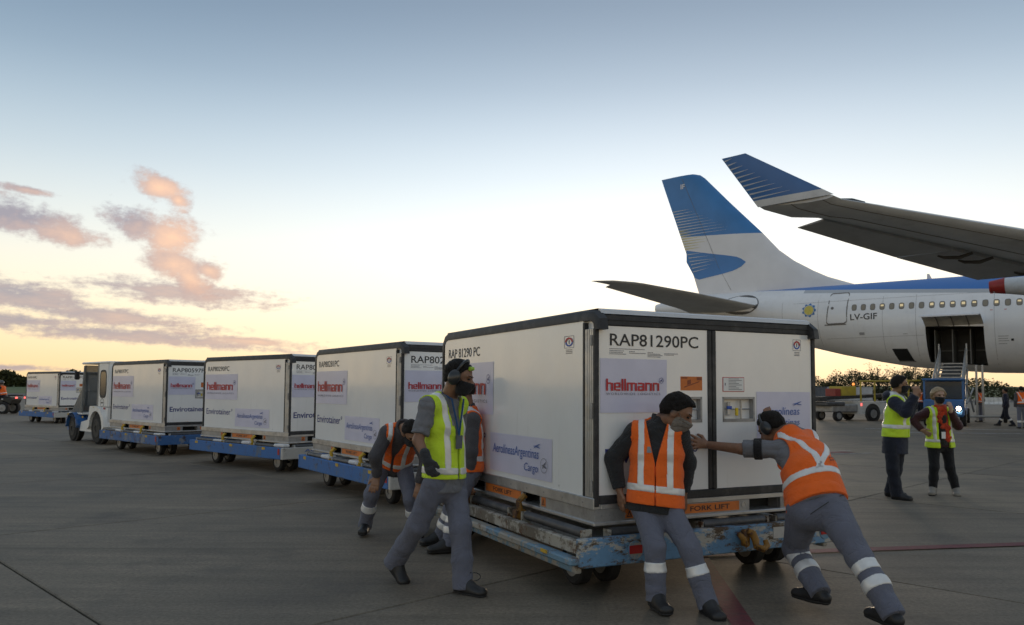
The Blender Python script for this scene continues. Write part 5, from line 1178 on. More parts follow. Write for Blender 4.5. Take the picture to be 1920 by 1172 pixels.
M_MASKB = cloth('mask_black', (.016, .016, .018), 500); M_MASKG = cloth('mask_patterned', (.16, .14, .12), 90, .8, .5); M_GLOVE = cloth('glove_charcoal', (.045, .048, .055), 300); M_MUFF = mat('ear_muff', (.018, .02, .022), .35, coat=.3); M_LANY = cloth('lanyard_blue', (.03, .09, .22)); M_BADGE = mat('badge', (.10, .11, .13), .2)
M_SCARF = cloth('scarf_red', (.50, .055, .018), 150, .85, .55); M_EYE = mat('eye_dark', (.01, .008, .007), .2); M_LIME = mat('lime_plastic', (.35, .55, .05), .4)
def P3(t): return np.array(at(*t))
def hand(w, d, n, t, curl, spread=.10, sc=1.0, thumb=.8):
    """wrist point, finger direction, palm normal, thumb side -> primitives"""
    w, d, n, t = np.asarray(w, float), _n(d), _n(n), _n(t); pr = [ec(w + d * .012 * sc, w + d * .085 * sc, t, (.030 * sc, .018 * sc), (.041 * sc, .015 * sc))]
    for i, (o, L, r) in enumerate(((.031, .072, .0092), (.010, .080, .0095), (-.011, .075, .0092), (-.031, .060, .0082))):
        a = w + d * (.088 - .006 * (i == 3)) * sc + t * o * sc; ang = curl * .45; dd = _n(d + t * spread * (1.5 - i) * .8)
        for (f, ad) in ((.45, .0), (.32, curl * .9), (.25, curl * .7)):
            ang += ad; b_ = a + (dd * math.cos(ang) + n * math.sin(ang)) * L * f * sc; pr.append(rc(a, b_, r * sc, r * .92 * sc)); a = b_
    a = w + d * .028 * sc + t * .026 * sc; q = _n(d * .75 + t * thumb + n * .25); b_ = a + q * .042 * sc; pr.append(rc(a, b_, .014 * sc, .0115 * sc)); pr.append(rc(b_, b_ + _n(d + t * thumb * .35 + n * (.2 + curl * .4)) * .034 * sc, .0112 * sc, .0092 * sc)); return pr
def person(label, J, st, h=.0078, group=None):
    """J: joints (px, py, distance) or vectors; st: clothes"""
    p = {k: (P3(v) if len(v) == 3 and v[0] > 60 or (isinstance(v, tuple) and v[2] > 3) else np.asarray(v, float)) for k, v in J.items() if k not in ('face', 'hup', 'hands')}
    p = {k: q.astype(np.float32) for k, q in p.items()}
    sk = st.get('skin', M_SK[0]); fat = st.get('fat', 1.0); hs = st.get('head', 1.0)
    pel = (p['hipL'] + p['hipR']) / 2; nk = p['neck']; shc = (p['shL'] + p['shR']) / 2; ax = _n(nk - pel); sd = _n(p['shR'] - p['shL']); hd_ = _n(p['hipR'] - p['hipL'])
    mid = pel * .55 + shc * .45 + np.asarray(st.get('bend', (0, 0, 0))); chest = pel * .28 + shc * .72 + np.asarray(st.get('bend', (0, 0, 0))) * .6; ms = _n(sd + hd_)
    fr = _n(np.cross(ax, sd)); fr = -fr if fr @ np.asarray(J['chest_dir']) < 0 else fr
    ax, sd, hd_, fr, pel, nk, shc = [q.astype(np.float32) for q in (ax, sd, hd_, fr, pel, nk, shc)]
    # head frame
    f = _n(J['face']); up = _n(np.asarray(J.get('hup', (0, 0, 1)), float) - (np.asarray(J.get('hup', (0, 0, 1)), float) @ f) * f); r = np.cross(f, up); hc = p['head'].astype(np.float32); f, up, r = [q.astype(np.float32) for q in (f, up, r)]; HA = np.array([r, f, up])
    def H(x, y, z): return hc + (r * x + f * y + up * z) * hs
    head = [ell(H(0, -.012, .026), HA, np.array((.078, .100, .100)) * hs), ell(H(0, .030, -.045), HA, np.array((.062, .068, .075)) * hs), ell(H(0, .05, -.088), HA, np.array((.040, .042, .034)) * hs), rc(H(0, .092, .012), H(0, .112, -.022), .010 * hs, .016 * hs), ell(H(0, .072, .030), HA, np.array((.055, .024, .013)) * hs)]
    ears = [ell(H(s_ * .080, -.008, -.010), HA, np.array((.012, .026, .034)) * hs) for s_ in (1, -1)]
    neckp = [rc(H(0, -.022, -.05), nk + ax * .015, .056 * hs, .062 * hs)]
    def torso(o, ch=0.0): return [ec(pel - ax * .03, mid, hd_, (.144 * fat + o, .102 * fat + o), (.134 * fat + o, .094 * fat + o)), ec(mid, chest, ms, (.134 * fat + o, .094 * fat + o), (.152 * fat + o, .106 * fat + o)), ec(chest, shc + ax * .01, sd, (.152 * fat + o, .106 * fat + o), (.130 + o, .078 + o)), rc(p['shL'], p['shR'], .060 + o, .060 + o), rc(shc, nk, .085 + o, .064 + o)]
    def arm(s_, r0, r1, r2): return [rc(p['sh' + s_], p['el' + s_], r0, r1), rc(p['el' + s_], p['wr' + s_], r1, r2)]
    hands = []
    for s_ in 'LR':
        if s_ in J['hands']: d_, n_, t_, cu = J['hands'][s_][:4]; hands.append((s_, hand(p['wr' + s_], d_, n_, t_, cu, spread=(J['hands'][s_] + (.10,))[4], sc=st.get('hand', 1.05))))
    legs = []
    for s_ in 'LR': legs += [rc(p['hip' + s_], p['kn' + s_], .078, .052), rc(p['kn' + s_], p['an' + s_], .052, .030), rc(p['an' + s_], p['an' + s_] * .45 + p['toe' + s_] * .55 - np.array((0, 0, .012)), .028, .014)]
    body = head + ears + neckp + torso(-.02) + arm('L', .05, .043, .030) + arm('R', .05, .043, .030) + legs
    gl = st.get('gloves', '')
    for s_, hp in hands: body += hp
    bh = min(h, .0068) if h < .012 else h
    root = link_mesh('person', sdf_mesh(body, bh, .012 if h < .012 else .02, 0, None, 'person'), sk); tag(root, label, 'person', group)
    co = np.empty(len(root.data.vertices) * 3, np.float32); root.data.vertices.foreach_get('co', co); q_ = (co.reshape(-1, 3) - hc) / hs; yy, zz, xx = q_ @ f, q_ @ up, q_ @ r
    zf = np.interp(yy, [-.09, -.035, -.012, .012, .03, .055], [-.085, -.072, -.03, -.02, .02, .09]); fade = np.clip((zz - zf) / .045, 0, 1) * .95 * (np.linalg.norm(q_, axis=1) < .16)
    if st.get('beard'): fade = np.maximum(fade, st['beard'] * np.clip((-.03 - zz) / .03, 0, 1) * np.clip((yy + .01) / .03, 0, 1) * (np.linalg.norm(q_, axis=1) < .15))
    if st.get('hairw'): fade *= 0
    root.data.attributes.new('stubble', 'FLOAT', 'POINT').data.foreach_set('value', fade.astype(np.float32))
    def part(name, prims, m_, k=.03, off=0.0, post=None, hh=None, parent=None):
        return link_mesh(name, sdf_mesh(prims, hh or h, k, off, post, name), m_, parent or root)
    for s_, hp in hands:
        if s_ in gl: part('glove', hp + [rc(p['wr' + s_] - _n(J['hands'][s_][0]) * .035, p['wr' + s_] + _n(J['hands'][s_][0]) * .03, .036, .034)], M_GLOVE, .010, .0035, None, bh)
    # eyes, hair, mask
    if h < .012:
        for s_ in (1, -1): part('eye', [ell(H(s_ * .032, .083, .010), HA, np.array((.013, .010, .007)) * hs)], M_EYE, hh=.004); part('eyebrow', [rc(H(s_ * .014, .094, .031), H(s_ * .052, .080, .033), .0055, .004)], st.get('hairm', M_HAIR), hh=.004)
    wn = wrinkle(3, .013, 150)
    hl = st.get('hairline', 0.0)
    def hairpost(P, d):
        q = (P - hc) / hs; y = q @ f; z = q @ up; zl_ = np.interp(y, [-.09, -.035, -.012, .012, .03, .055, .078], [-.055 - st.get('hairlen', 0), -.035 - st.get('hairlen', 0), .000, .012, .046, .070 + hl, .088 + hl]); return np.maximum(d + wn(P) * .5, (zl_ - z) * .75 + wn(P) * .4)
    if not st.get('helmet'): part('hair', head[:1] + [ell(H(0, -.030, .018), HA, np.array((.0785 + st.get('hairw', 0), .086, .095)) * hs)] + ([rc(H(s_ * .085, -.01, .03), H(s_ * .088, 0, -.075), .026, .02) for s_ in (1, -1)] if st.get('hairw') else []) + ([ell(H(0, .0, .090), HA, np.array((.058, .075, .034)) * hs), ell(H(.004, .052, .092), HA, np.array((.042, .020, .011)) * hs)] if st.get('quiff') else []), st.get('hairm', M_HAIR), .03, .0045 if not st.get('hairw') else .009, hairpost, min(h, .0068) if h < .012 else h)
    else: part('helmet', [ell(H(0, -.005, .035), HA, np.array((.115, .135, .125)) * hs)], mat('helmet_dark', (.06, .062, .065), .2, coat=.4), .02)
    if st.get('mask'):
        def mp(P, d): q = (P - hc) / hs; y = q @ f; z = q @ up; return np.maximum(d, np.maximum(np.maximum(z + .012 - .12 * (y - .1) * 0, -z - .118), .012 - y + .10 * np.maximum(0, -z - .06)))
        part('face_mask', head[1:4] + [ell(H(0, .072, -.045), HA, np.array((.046, .046, .046)) * hs)], st['mask'], .02, .006, mp, min(h, .0065) if h < .012 else h)
        if h < .012:
            for s_ in (1, -1): link_mesh('mask_strap', MB().tube([H(s_ * .058, .055, -.020), H(s_ * .080, .01, .012), H(s_ * .086, -.022, .004)], .0022, 5).mesh(), st['mask'], root)
    if st.get('muffs'):
        for s_ in (1, -1):
            o = part('ear_muff', [ell(H(s_ * .094, -.008, -.008), HA, np.array((.028, .046, .058)) * hs)], M_MUFF, .02, 0, None, .006); 
        b = MB(); bp = [H(.098 * math.cos(t), -.008 + st['muffs'] * math.sin(t), .02 + .118 * math.sin(t)) for t in np.linspace(0, math.pi, 13)]; b.tube([Vector(q) for q in bp], .011, 8); b.build('headband', M_MUFF, root, smooth=40)
        if st.get('lime'): MB().tube([Vector(H(.05, .07, .085)), Vector(H(.02, .085, .092))], .016, 8).build('headband_clip', M_LIME, root, smooth=40)
    # trousers and shoes
    lg = st.get('leg', (.090, .072, .071)); tr = [ec(pel + ax * .10, pel - ax * .02, hd_, (.146 * fat, .106 * fat), (.160 * fat, .116 * fat))]; W1 = None; wr_ = []
    for s_ in 'LR':
        hp, kn, an = p['hip' + s_], p['kn' + s_], p['an' + s_]; sh_ = _n(an - kn); hem = an + sh_ * st.get('hem', .03); mk = kn + (hem - kn) * .5
        tr += [rc(hp, kn, lg[0] * 1.03 * fat, lg[1]), rc(kn, mk, lg[1], lg[1] * .93), rc(mk, hem, lg[1] * .93, lg[2], True)]
        wr_.append(wrinkle(_crc(label) % 999 + ord(s_), st.get('wr', .0045), 44, sh_, 1.5))
    def tpost(P, d):
        near = np.linalg.norm(P - p['knL'], axis=-1) < np.linalg.norm(P - p['knR'], axis=-1); return d + np.where(near, wr_[0](P), wr_[1](P))
    trm = st.get('trousers', M_TR); to = part('trousers', tr, trm, .035, 0, tpost)
    for s_ in 'LR':
        kn, an = p['kn' + s_], p['an' + s_]; sh_ = an - kn; L = np.linalg.norm(sh_); sh_ = sh_ / L
        for (t0, w_) in st.get('legbands', ()):
            def bpost(P, d, kn=kn, sh_=sh_, t0=t0, w_=w_, L=L): q = (P - kn) @ sh_; return np.maximum(tpost(P, d), np.abs(q - t0 * L) - w_)
            mk = kn + (an + sh_ * .03 - kn) * .5
            part('reflective_band', [rc(kn, mk, lg[1], lg[1] * .93), rc(mk, an + sh_ * .03, lg[1] * .93, lg[2])], M_BAND, .035, .0045, bpost, parent=to)
        an, te = p['an' + s_], p['toe' + s_]; d_ = te - an; shd = p.get('sole' + s_, None); fz = np.array((0, 0, 1.0)); fw = _n(d_ - (d_ @ fz) * fz * (1 if s_ not in st.get('lift', '') else 0)); 
        if s_ in st.get('lift', ''): fw = _n(d_); fz = _n(_n(kn - an) - (_n(kn - an) @ fw) * fw)
        heel = an - fw * .045 - fz * .040; toe = heel + fw * .245 - (0 if s_ in st.get('lift', '') else 0) * fz; base = (p['an' + s_][2] - .088) if s_ not in st.get('lift', '') else None
        sp_ = [rc(heel, heel + fw * .10, .042, .043), ec(heel + fw * .08 - fz * .004, toe - fw * .02 - fz * .008, np.cross(fw, fz), (.046, .046), (.050, .034)), rc(an + _n(kn - an) * .03, heel + fw * .06 + fz * .015, .046, .050), rc(an + fw * .02 + fz * .01, toe - fw * .075, .050, .030), rc(an + _n(kn - an) * .05, an, .040, .046)]
        sole = heel @ fz - .040
        def spost(P, d, fz=fz, sole=sole): return np.maximum(d, sole - P @ fz)
        so = part('shoe', sp_, st.get('shoe', M_SHOE), .025, .002, spost, bh if h < .012 else h)
        def solep(P, d, fz=fz, sole=sole): return np.maximum(d, np.abs(P @ fz - sole - .004) - .013)
        if h < .012: part('sole', sp_, mat('shoe_sole', (.02, .02, .02), .8), .025, .007, solep, bh, so)
    # upper garment
    o = st.get('thick', .012); top = torso(o) + [ec(pel + ax * .06, pel - ax * st.get('tail', .04), hd_, (.155 * fat + o, .115 * fat + o), (.162 * fat + o, .120 * fat + o))]; sl = st.get('sleeve', 'long'); wa = wrinkle(_crc(label) % 777, st.get('wrt', .006), 55, ax, .8)
    for s_ in 'LR':
        a, e, w_ = p['sh' + s_], p['el' + s_], p['wr' + s_]
        if sl == 'short': top.append(rc(a, a + (e - a) * st.get('slen', .82), .066, .066, True))
        else: top += [rc(a, e, .056 + o, .047 + o), rc(e, w_, .047 + o, .036 + o * .6, True)]
    cut = (pel - ax * st.get('tail', .04))
    ncut = nk + fr * .02 + ax * .01
    def toppost(P, d):
        d = d + wa(P); lowc = np.maximum((cut - P) @ ax, np.linalg.norm(P - pel, axis=-1) * 0 - 9)
        arm_ = np.minimum(*[rcd(P) for rcd in armf]); d = np.maximum(d, np.where(arm_ < .05, -9, (cut - P) @ ax)); return np.maximum(d, -(np.linalg.norm(P - (nk + ax * .075 + fr * .02), axis=-1) - .088))
    armf = [field([rc(p['sh' + s_], p['el' + s_], .06, .06), rc(p['el' + s_], p['wr' + s_], .06, .05)]) for s_ in 'LR']
    tp = part('jacket' if sl == 'long' else 'shirt', top, st.get('top', M_SHIRT), .028, 0, toppost)
    if st.get('collar'): part('collar', [rc(nk - ax * .02, nk + ax * .055 - fr * .01, .092, .086)], st.get('top'), .02, 0, lambda P, d: np.maximum(d + wa(P) * .6, np.maximum(-(np.linalg.norm(P - nk - ((P - nk) @ ax)[..., None] * ax, axis=-1) - .068), (P - nk) @ ax - .066 + .35 * np.maximum(0, (P - nk) @ fr))))
    if st.get('hood'): part('hood', [ell(nk - fr * .085 - ax * .005, np.array([sd, fr, ax]), (.135, .085, .075)), rc(nk - sd * .085 + fr * .02, nk - fr * .07, .04, .05), rc(nk + sd * .085 + fr * .02, nk - fr * .07, .04, .05)], st.get('top'), .04, 0, lambda P, d: d + wa(P) * 1.2)
    # vest
    if st.get('vest'):
        vo = o + st.get('vo', .016); hemv = pel + ax * st.get('vhem', .02); sdm = _n(sd + hd_ * .4); vw = wrinkle(_crc(label) % 555, st.get('wrv', .0065), 42, ax, .9)
        vp = torso(vo)[:4] + [ec(mid, pel - ax * .05, hd_, (.150 * fat + vo, .110 * fat + vo), (.172 * fat + vo + st.get('flare', 0), .128 * fat + vo + st.get('flare', 0))), rc(shc, nk - ax * .03, .087 + vo, .074 + vo)]
        ah = [field([rc(p['sh' + s_] + (sd if s_ == 'R' else -sd) * .052, p['sh' + s_] + (sd if s_ == 'R' else -sd) * .052 + _n(p['el' + s_] - p['sh' + s_]) * .14, .088, .082), rc(p['sh' + s_] + (sd if s_ == 'R' else -sd) * .17, p['sh' + s_] + (sd if s_ == 'R' else -sd) * .30, .16, .20)]) for s_ in 'LR']
        op = st.get('vopen', (.012, .085)); zl = (nk - pel) @ ax
        def vcut(P, d):
            q = P - pel; z = q @ ax; x = (P - shc) @ sdm * np.clip(z / zl, 0, 1) + (q @ _n(hd_)) * (1 - np.clip(z / zl, 0, 1)); y = (P - (pel + z[..., None] * ax * ((shc - pel) @ ax / zl if 0 else 1))) @ fr
            d = np.maximum(d, (hemv - P) @ ax + st.get('hemtilt', 0) * x)
            for a_ in ah: d = np.maximum(d, -a_(P))
            d = np.maximum(d, -np.maximum(np.linalg.norm(P - nk - ((P - nk) @ ax)[..., None] * ax, axis=-1) - .088, -((P - nk) @ ax + .015)))
            wv = op[0] + (op[1] - op[0]) * np.clip((z - zl * st.get('vneck', .52)) / (zl * (1 - st.get('vneck', .52))), 0, 1); d = np.where(y > .0, np.maximum(d, wv - np.abs(x)), d) if op[1] > 0 else d
            return d, x, y, z
        def vpost(P, d): return vcut(P, d + vw(P))[0]
        ve = part('safety_vest', vp, st['vest'], .028, 0, vpost)
        for (kind, *a_) in st.get('bands', ()):
            def bp_(P, d, kind=kind, a_=a_):
                d2, x, y, z = vcut(P, d + vw(P))
                if kind == 'h': return np.maximum(d2, np.abs(z - a_[0] * zl) - a_[1])
                if kind == 'v': return np.maximum(np.maximum(d2, np.abs(np.abs(x) - a_[0] - .04 * np.clip(z / zl - .8, 0, 1)) - a_[1]), np.maximum(a_[2] * zl - z, -y if len(a_) > 3 and a_[3] > 0 else -9))
                if kind == 'x': return np.maximum(np.maximum(d2, np.abs(a_[0] * x - (z - a_[2] * zl) * a_[4]) - a_[1]), np.maximum(np.maximum(y, a_[3] * zl - z), z - 1.2 * zl))
            part('reflective_band', vp, M_BAND, .028, .0045, bp_, parent=ve)
        if st.get('trim'):
            pass
    def cast(u0, u1, v0, v1, vf, m_, back=False, nm='lettering', target=None):
        from mathutils.bvhtree import BVHTree
        me = (target or ve).data; bv = BVHTree.FromPolygons([v.co for v in me.vertices], [tuple(q.vertices) for q in me.polygons]); sg = -1 if back else 1; vv, ff = fit_poly(vf, u0, u1, v0, v1); out = []
        for (u, v) in vv:
            o_ = Vector(pel + sd * u * (1 if back else -1) + ax * v + fr * sg * .6); hit = bv.ray_cast(o_, Vector(fr) * -sg); out.append((hit[0] + Vector(fr) * sg * .006) if hit[0] else None)
        ff = [q for q in ff if all(out[i] is not None for i in q)]; me2 = bpy.data.meshes.new(nm); me2.from_pydata([o_ if o_ is not None else (0, 0, 0) for o_ in out], [], ff); return link_mesh(nm, me2, m_, ve)
    if not st.get('vest'): cast = None
    return dict(cast=cast, root=root, trousers=to, p=p, H=H, pel=pel, ax=ax, fr=fr, sd=sd, nk=nk, shc=shc, part=part)
HB = (('h', .20, .026), ('v', .105, .024, .20))
YB = (('h', .17, .026), ('v', .105, .024, .17))
GR = 'ground crew around the containers'
# walking man in yellow vest
w = person('man in yellow vest, ear muffs and black mask walking past the nearest container', dict(
    head=(861, 708, 6.16), neck=(842, 748, 6.22), shR=(803, 762, 6.06), shL=(860, 760, 6.36), elR=(784, 826, 6.00), wrR=(799, 858, 5.93), elL=(858, 826, 6.52), wrL=(862, 878, 6.50),
    hipR=(816, 908, 6.12), hipL=(850, 908, 6.29), knR=(783, 984, 6.18), knL=(864, 990, 6.10), anR=(742, 1050, 6.42), anL=(868, 1092, 6.06), toeR=(762, 1082, 6.32), toeL=(912, 1108, 5.93),
    face=(.92, -.22, -.30), hup=(.3, 0, 1), chest_dir=(.84, -.54, 0), hands=dict(R=((.35, -.1, -1), (.3, .8, 0), (.8, -.5, .2), .75), L=((0, 0, -1), (-.5, -.5, 0), (.7, -.6, 0), .6))),
    dict(skin=M_SK[1], beard=.8, vest=M_VYEL, bands=YB, sleeve='short', top=M_SHIRT, mask=M_MASKB, muffs=.03, lime=True, gloves='R', lift='R', hem=.045, vhem=.05, wr=.0055, tail=.055, hairline=.01, vneck=.45, head=1.07, leg=(.094, .078, .080)), group=GR)
q = w['H']; pts = [Vector(w['nk'] + w['sd'] * .06 + w['ax'] * .05 - w['fr'] * .03), Vector(w['nk'] + w['sd'] * .075 + w['fr'] * .09), Vector(w['shc'] + w['sd'] * .03 + w['fr'] * .155 - w['ax'] * .10), Vector(w['shc'] + w['fr'] * .168 - w['ax'] * .22)]
b = MB(); b.tube(pts, .0075, 6); b.tube([Vector(w['nk'] - w['sd'] * .07 + w['fr'] * .09), Vector(w['shc'] - w['sd'] * .03 + w['fr'] * .155 - w['ax'] * .10), pts[-1]], .0075, 6); b.build('lanyard', M_LANY, w['root'], smooth=40)
c_ = Vector(w['shc'] + w['fr'] * .172 - w['ax'] * .27); sx, sz = Vector(w['sd']) * .032, Vector(w['ax']) * .05; b = MB(); fv = Vector(w['fr']) * .006; b.add([c_ - sx - sz - fv, c_ + sx - sz - fv, c_ + sx + sz - fv, c_ - sx + sz - fv, c_ - sx - sz + fv, c_ + sx - sz + fv, c_ + sx + sz + fv, c_ - sx + sz + fv], [(0, 1, 2, 3), (4, 5, 6, 7), (0, 1, 5, 4), (1, 2, 6, 5), (2, 3, 7, 6), (3, 0, 4, 7)]); b.build('badge', M_BADGE, w['root'])
t_ = w['p']['toeL']; a_ = w['p']['anL']; m_ = Vector(a_ * .62 + t_ * .38) + Vector((0, 0, .03)); b = MB()
for sg in (-1, 1): b.tube([m_ + Vector((.045 * sg * math.sin(t) + .02 * math.sin(t), 0.01, .055 * (1 - math.cos(t)) * .6)) for t in np.linspace(0, 3.0, 8)], .0035, 5)
b.build('shoe_lace', M_SHOE, w['root'])
# man bending over
person('man in orange vest bending down with hands on his knees beside the second container', dict(
    head=(771, 812, 7.93), neck=(757, 806, 8.10), shR=(726, 812, 8.10), shL=(778, 816, 8.20), elR=(704, 856, 8.02), wrR=(708, 892, 8.10), elL=(800, 862, 8.10), wrL=(786, 905, 8.12),
    hipR=(718, 870, 8.52), hipL=(757, 872, 8.52), knR=(697, 926, 8.24), knL=(770, 936, 8.22), anR=(685, 983, 8.42), anL=(780, 990, 8.36), toeR=(677, 1000, 8.14), toeL=(788, 1008, 8.12),
    face=(.35, -.55, -.75), hup=(.3, -.6, .6), chest_dir=(.2, -.6, -.6), hands=dict(R=((-.25, -.25, -1), (0, 1, -.2), (-1, 0, .1), .25), L=((-.1, -.2, -1), (0, 1, 0), (1, 0, 0), .3))),
    dict(skin=M_SK[0], vest=M_VORA, bands=(('h', .22, .026), ('v', .11, .024, .22)), top=M_SWEAT, thick=.018, mask=M_MASKB, legbands=((.42, .040),), bend=(0, .03, .03), vhem=.06, vneck=.4, collar=True), h=.009, group=GR)
# man leaning back on the far side of the walker
person('man in orange vest leaning back on the long side of the nearest container, mostly hidden', dict(
    head=(868, 733, 7.74), neck=(876, 764, 7.78), shL=(886, 788, 7.62), shR=(872, 783, 7.94), elL=(884, 846, 7.56), wrL=(880, 896, 7.60), elR=(866, 838, 8.0), wrR=(868, 885, 8.0),
    hipL=(880, 886, 7.64), hipR=(872, 884, 7.82), knL=(852, 958, 7.56), knR=(846, 954, 7.82), anL=(842, 1018, 7.52), anR=(826, 1004, 7.88), toeL=(800, 1028, 7.44), toeR=(792, 1012, 7.80),
    face=(-.85, -.3, -.2), chest_dir=(-.9, -.44, 0), hands=dict(L=((0, 0, -1), (.5, .5, 0), (-.7, .3, 0), .5), R=((0, 0, -1), (.5, -.5, 0), (-.7, .3, 0), .5))),
    dict(skin=M_SK[1], vest=M_VORA, bands=HB, top=M_SWEAT, trousers=M_TR, mask=M_MASKB, legbands=((.28, .034), (.60, .034)), vhem=-.0, fat=1.02), h=.0095, group=GR)
# man leaning on the doors
l4 = person('man in orange vest and charcoal fleece leaning back against the container doors', dict(
    head=(1269, 774, 5.86), neck=(1243, 793, 5.94), shR=(1192, 812, 5.98), shL=(1272, 816, 5.90), elR=(1150, 860, 6.00), wrR=(1161, 916, 5.95), elL=(1288, 866, 6.02), wrL=(1282, 922, 6.02),
    hipR=(1208, 948, 5.90), hipL=(1250, 950, 5.87), knR=(1228, 1026, 5.68), knL=(1294, 1030, 5.64), anR=(1230, 1118, 5.66), anL=(1326, 1130, 5.56), toeR=(1255, 1144, 5.44), toeL=(1352, 1154, 5.36),
    face=(.80, -.28, -.50), hup=(.50, -.05, .86), chest_dir=(.2, -1, 0), hands=dict(R=((.1, -.05, -1), (.3, .9, 0), (.3, -.9, -.1), .35), L=((0, 0, -1), (-.3, .9, 0), (-.6, -.6, 0), .4))),
    dict(skin=M_SK[1], beard=.4, vest=M_VORA, bands=HB, top=M_HOOD, thick=.020, mask=M_MASKG, legbands=((.40, .036),), vhem=.005, fat=1.06, collar=True, vneck=.50, vopen=(.004, .08), tail=.05, head=1.10, hairline=.004, quiff=True), group=GR)
# pushing man seen from behind
l5 = person('man in orange vest and ear muffs seen from behind pushing the container doors', dict(
    head=(1446, 803, 6.25), neck=(1478, 814, 6.13), shL=(1466, 842, 6.06), shR=(1516, 826, 6.24), elL=(1390, 842, 6.17), wrL=(1326, 834, 6.36), elR=(1478, 806, 6.48), wrR=(1447, 786, 6.66),
    hipL=(1508, 956, 5.74), hipR=(1556, 952, 5.66), knL=(1490, 1030, 6.00), knR=(1612, 1046, 5.40), anL=(1536, 1108, 5.68), anR=(1672, 1148, 5.14), toeL=(1496, 1128, 5.82), toeR=(1640, 1165, 5.28),
    face=(-.52, .58, -.63), hup=(-.4, .55, .73), chest_dir=(-.3, .8, -.4), hands=dict(L=((-.88, -.40, .16), (-.44, .90, 0), (.22, .1, .97), .06, .24), R=((-.4, .3, .9), (-.44, .90, 0), (-.8, -.3, -.2), .15))),
    dict(skin=M_SK[1], vest=M_VORA, bands=(('h', .30, .026), ('x', 1.0, .024, .36, .30, .42), ('x', -1.0, .024, .36, .30, .42)), sleeve='short', slen=.95, top=M_SHIRT, muffs=.01, legbands=((.20, .038), (.52, .038)), vhem=.02, fat=1.12, vopen=(0, 0), tail=-.01, bend=(0, -.05, .06), leg=(.108, .082, .074)), group=GR)
pp = l5['p']; e_ = pp['elL']; s_ = pp['shL']; c_ = s_ * .42 + e_ * .58; d_ = _n(e_ - s_); l5['part']('arm_band', [rc(c_ - d_ * .028, c_ + d_ * .028, .079, .079)], M_MASKB, .01, .003, lambda P, d: np.maximum(d, np.abs((P - c_) @ d_) - .030))
wq = pp['wrL']; MB().tube([Vector(wq + .031 * (np.array((.2, .3, .93)) * math.cos(t) + np.array((.3, .9, -.3)) * math.sin(t))) for t in np.linspace(0, 6.283, 15)], .003, 5).build('bracelet', M_ALU, l5['root'])
zl5 = float((l5['nk'] - l5['pel']) @ l5['ax'])
l5['cast'](.05, .17, .345 * zl5, .41 * zl5, text_poly('Aerolíneas\nArgentinas', .01), M_INK, back=True)
l4['cast'](-.085, -.05, .62 * float((l4['nk'] - l4['pel']) @ l4['ax']), .62 * float((l4['nk'] - l4['pel']) @ l4['ax']) + .045, rects_poly([(i / 6, (i + 1) / 6, j / 6, (j + 1) / 6) for i in range(6) for j in range(6)]), mat('patch_grey', (.22, .22, .22), .6), nm='patch')
w['cast'](-.085, -.05, .70 * float((w['nk'] - w['pel']) @ w['ax']), .70 * float((w['nk'] - w['pel']) @ w['ax']) + .045, rects_poly([(i / 6, (i + 1) / 6, j / 6, (j + 1) / 6) for i in range(6) for j in range(6)]), MATS['patch_grey'], nm='patch')
for u_ in (-.13, .05): l5['cast'](u_, u_ + .09, -.035, -.028, rects_poly([(i / 8, (i + 1) / 8, 0, 1) for i in range(8)]), M_CHASSIS, back=True, nm='pocket', target=l5['trousers'])
# pair talking in the middle distance
n6 = person('man in navy jacket and yellow vest raising his fist, facing the woman with the scarf', dict(
    head=(1687, 721, 11.42), neck=(1678, 742, 11.50), shR=(1679, 756, 11.32), shL=(1688, 754, 11.66), elR=(1698, 772, 11.16), wrR=(1716, 741, 11.08), elL=(1702, 775, 11.75), wrL=(1716, 750, 11.72),
    hipR=(1672, 832, 11.42), hipL=(1684, 832, 11.58), knR=(1674, 880, 11.38), knL=(1680, 880, 11.58), anR=(1682, 926, 11.38), anL=(1670, 920, 11.66), toeR=(1706, 934, 11.24), toeL=(1694, 927, 11.56),
    face=(.92, -.25, -.05), chest_dir=(.93, -.3, 0), hands=dict(R=((.2, .0, 1), (-.2, .9, 0), (.8, -.2, 0), 1.4), L=((.3, 0, 1), (-.2, -.9, 0), (.8, .2, 0), 1.3))),
    dict(skin=M_SK[0], vest=M_VYEL, bands=(('h', .36, .030), ('v', .11, .026, .36)), top=M_JACK, thick=.035, trousers=M_TR2, mask=M_MASKB, quiff=True, tail=.14, vhem=.10, hood=True, vo=.014, fat=1.08, leg=(.095, .080, .086), wr=.006, collar=True), h=.0115)
n7 = person('blond woman in yellow vest with red scarf, one hand on her hip', dict(
    head=(1760, 742, 11.88), neck=(1761, 764, 11.93), shR=(1740, 774, 11.93), shL=(1781, 775, 11.93), elR=(1710, 786, 12.02), wrR=(1728, 806, 11.90), elL=(1796, 798, 11.86), wrL=(1783, 772, 11.72),
    hipR=(1750, 832, 11.95), hipL=(1775, 832, 11.95), knR=(1752, 876, 11.88), knL=(1781, 876, 11.90), anR=(1749, 917, 11.95), anL=(1793, 919, 11.93), toeR=(1746, 928, 11.74), toeL=(1795, 931, 11.72),
    face=(.0, -1, -.08), chest_dir=(0, -1, 0), hands=dict(R=((.7, -.3, -.5), (0, .9, .2), (0, -.6, .6), .5), L=((-.2, -.2, 1), (-.2, .9, .2), (.5, .3, .1), 1.1))),
    dict(skin=M_SK[2], vest=M_VYEL, bands=(('h', .10, .024), ('v', .125, .022, .10)), top=M_LEATH, thick=.016, trousers=M_TRB, mask=M_MASKB, hairm=M_HAIRB, hairw=.014, hairlen=.05, shoe=M_SHOEG, vopen=(.075, .075), vhem=-.05, fat=.95, leg=(.092, .064, .056), hem=-.02, flare=.02, head=.95), h=.0115)
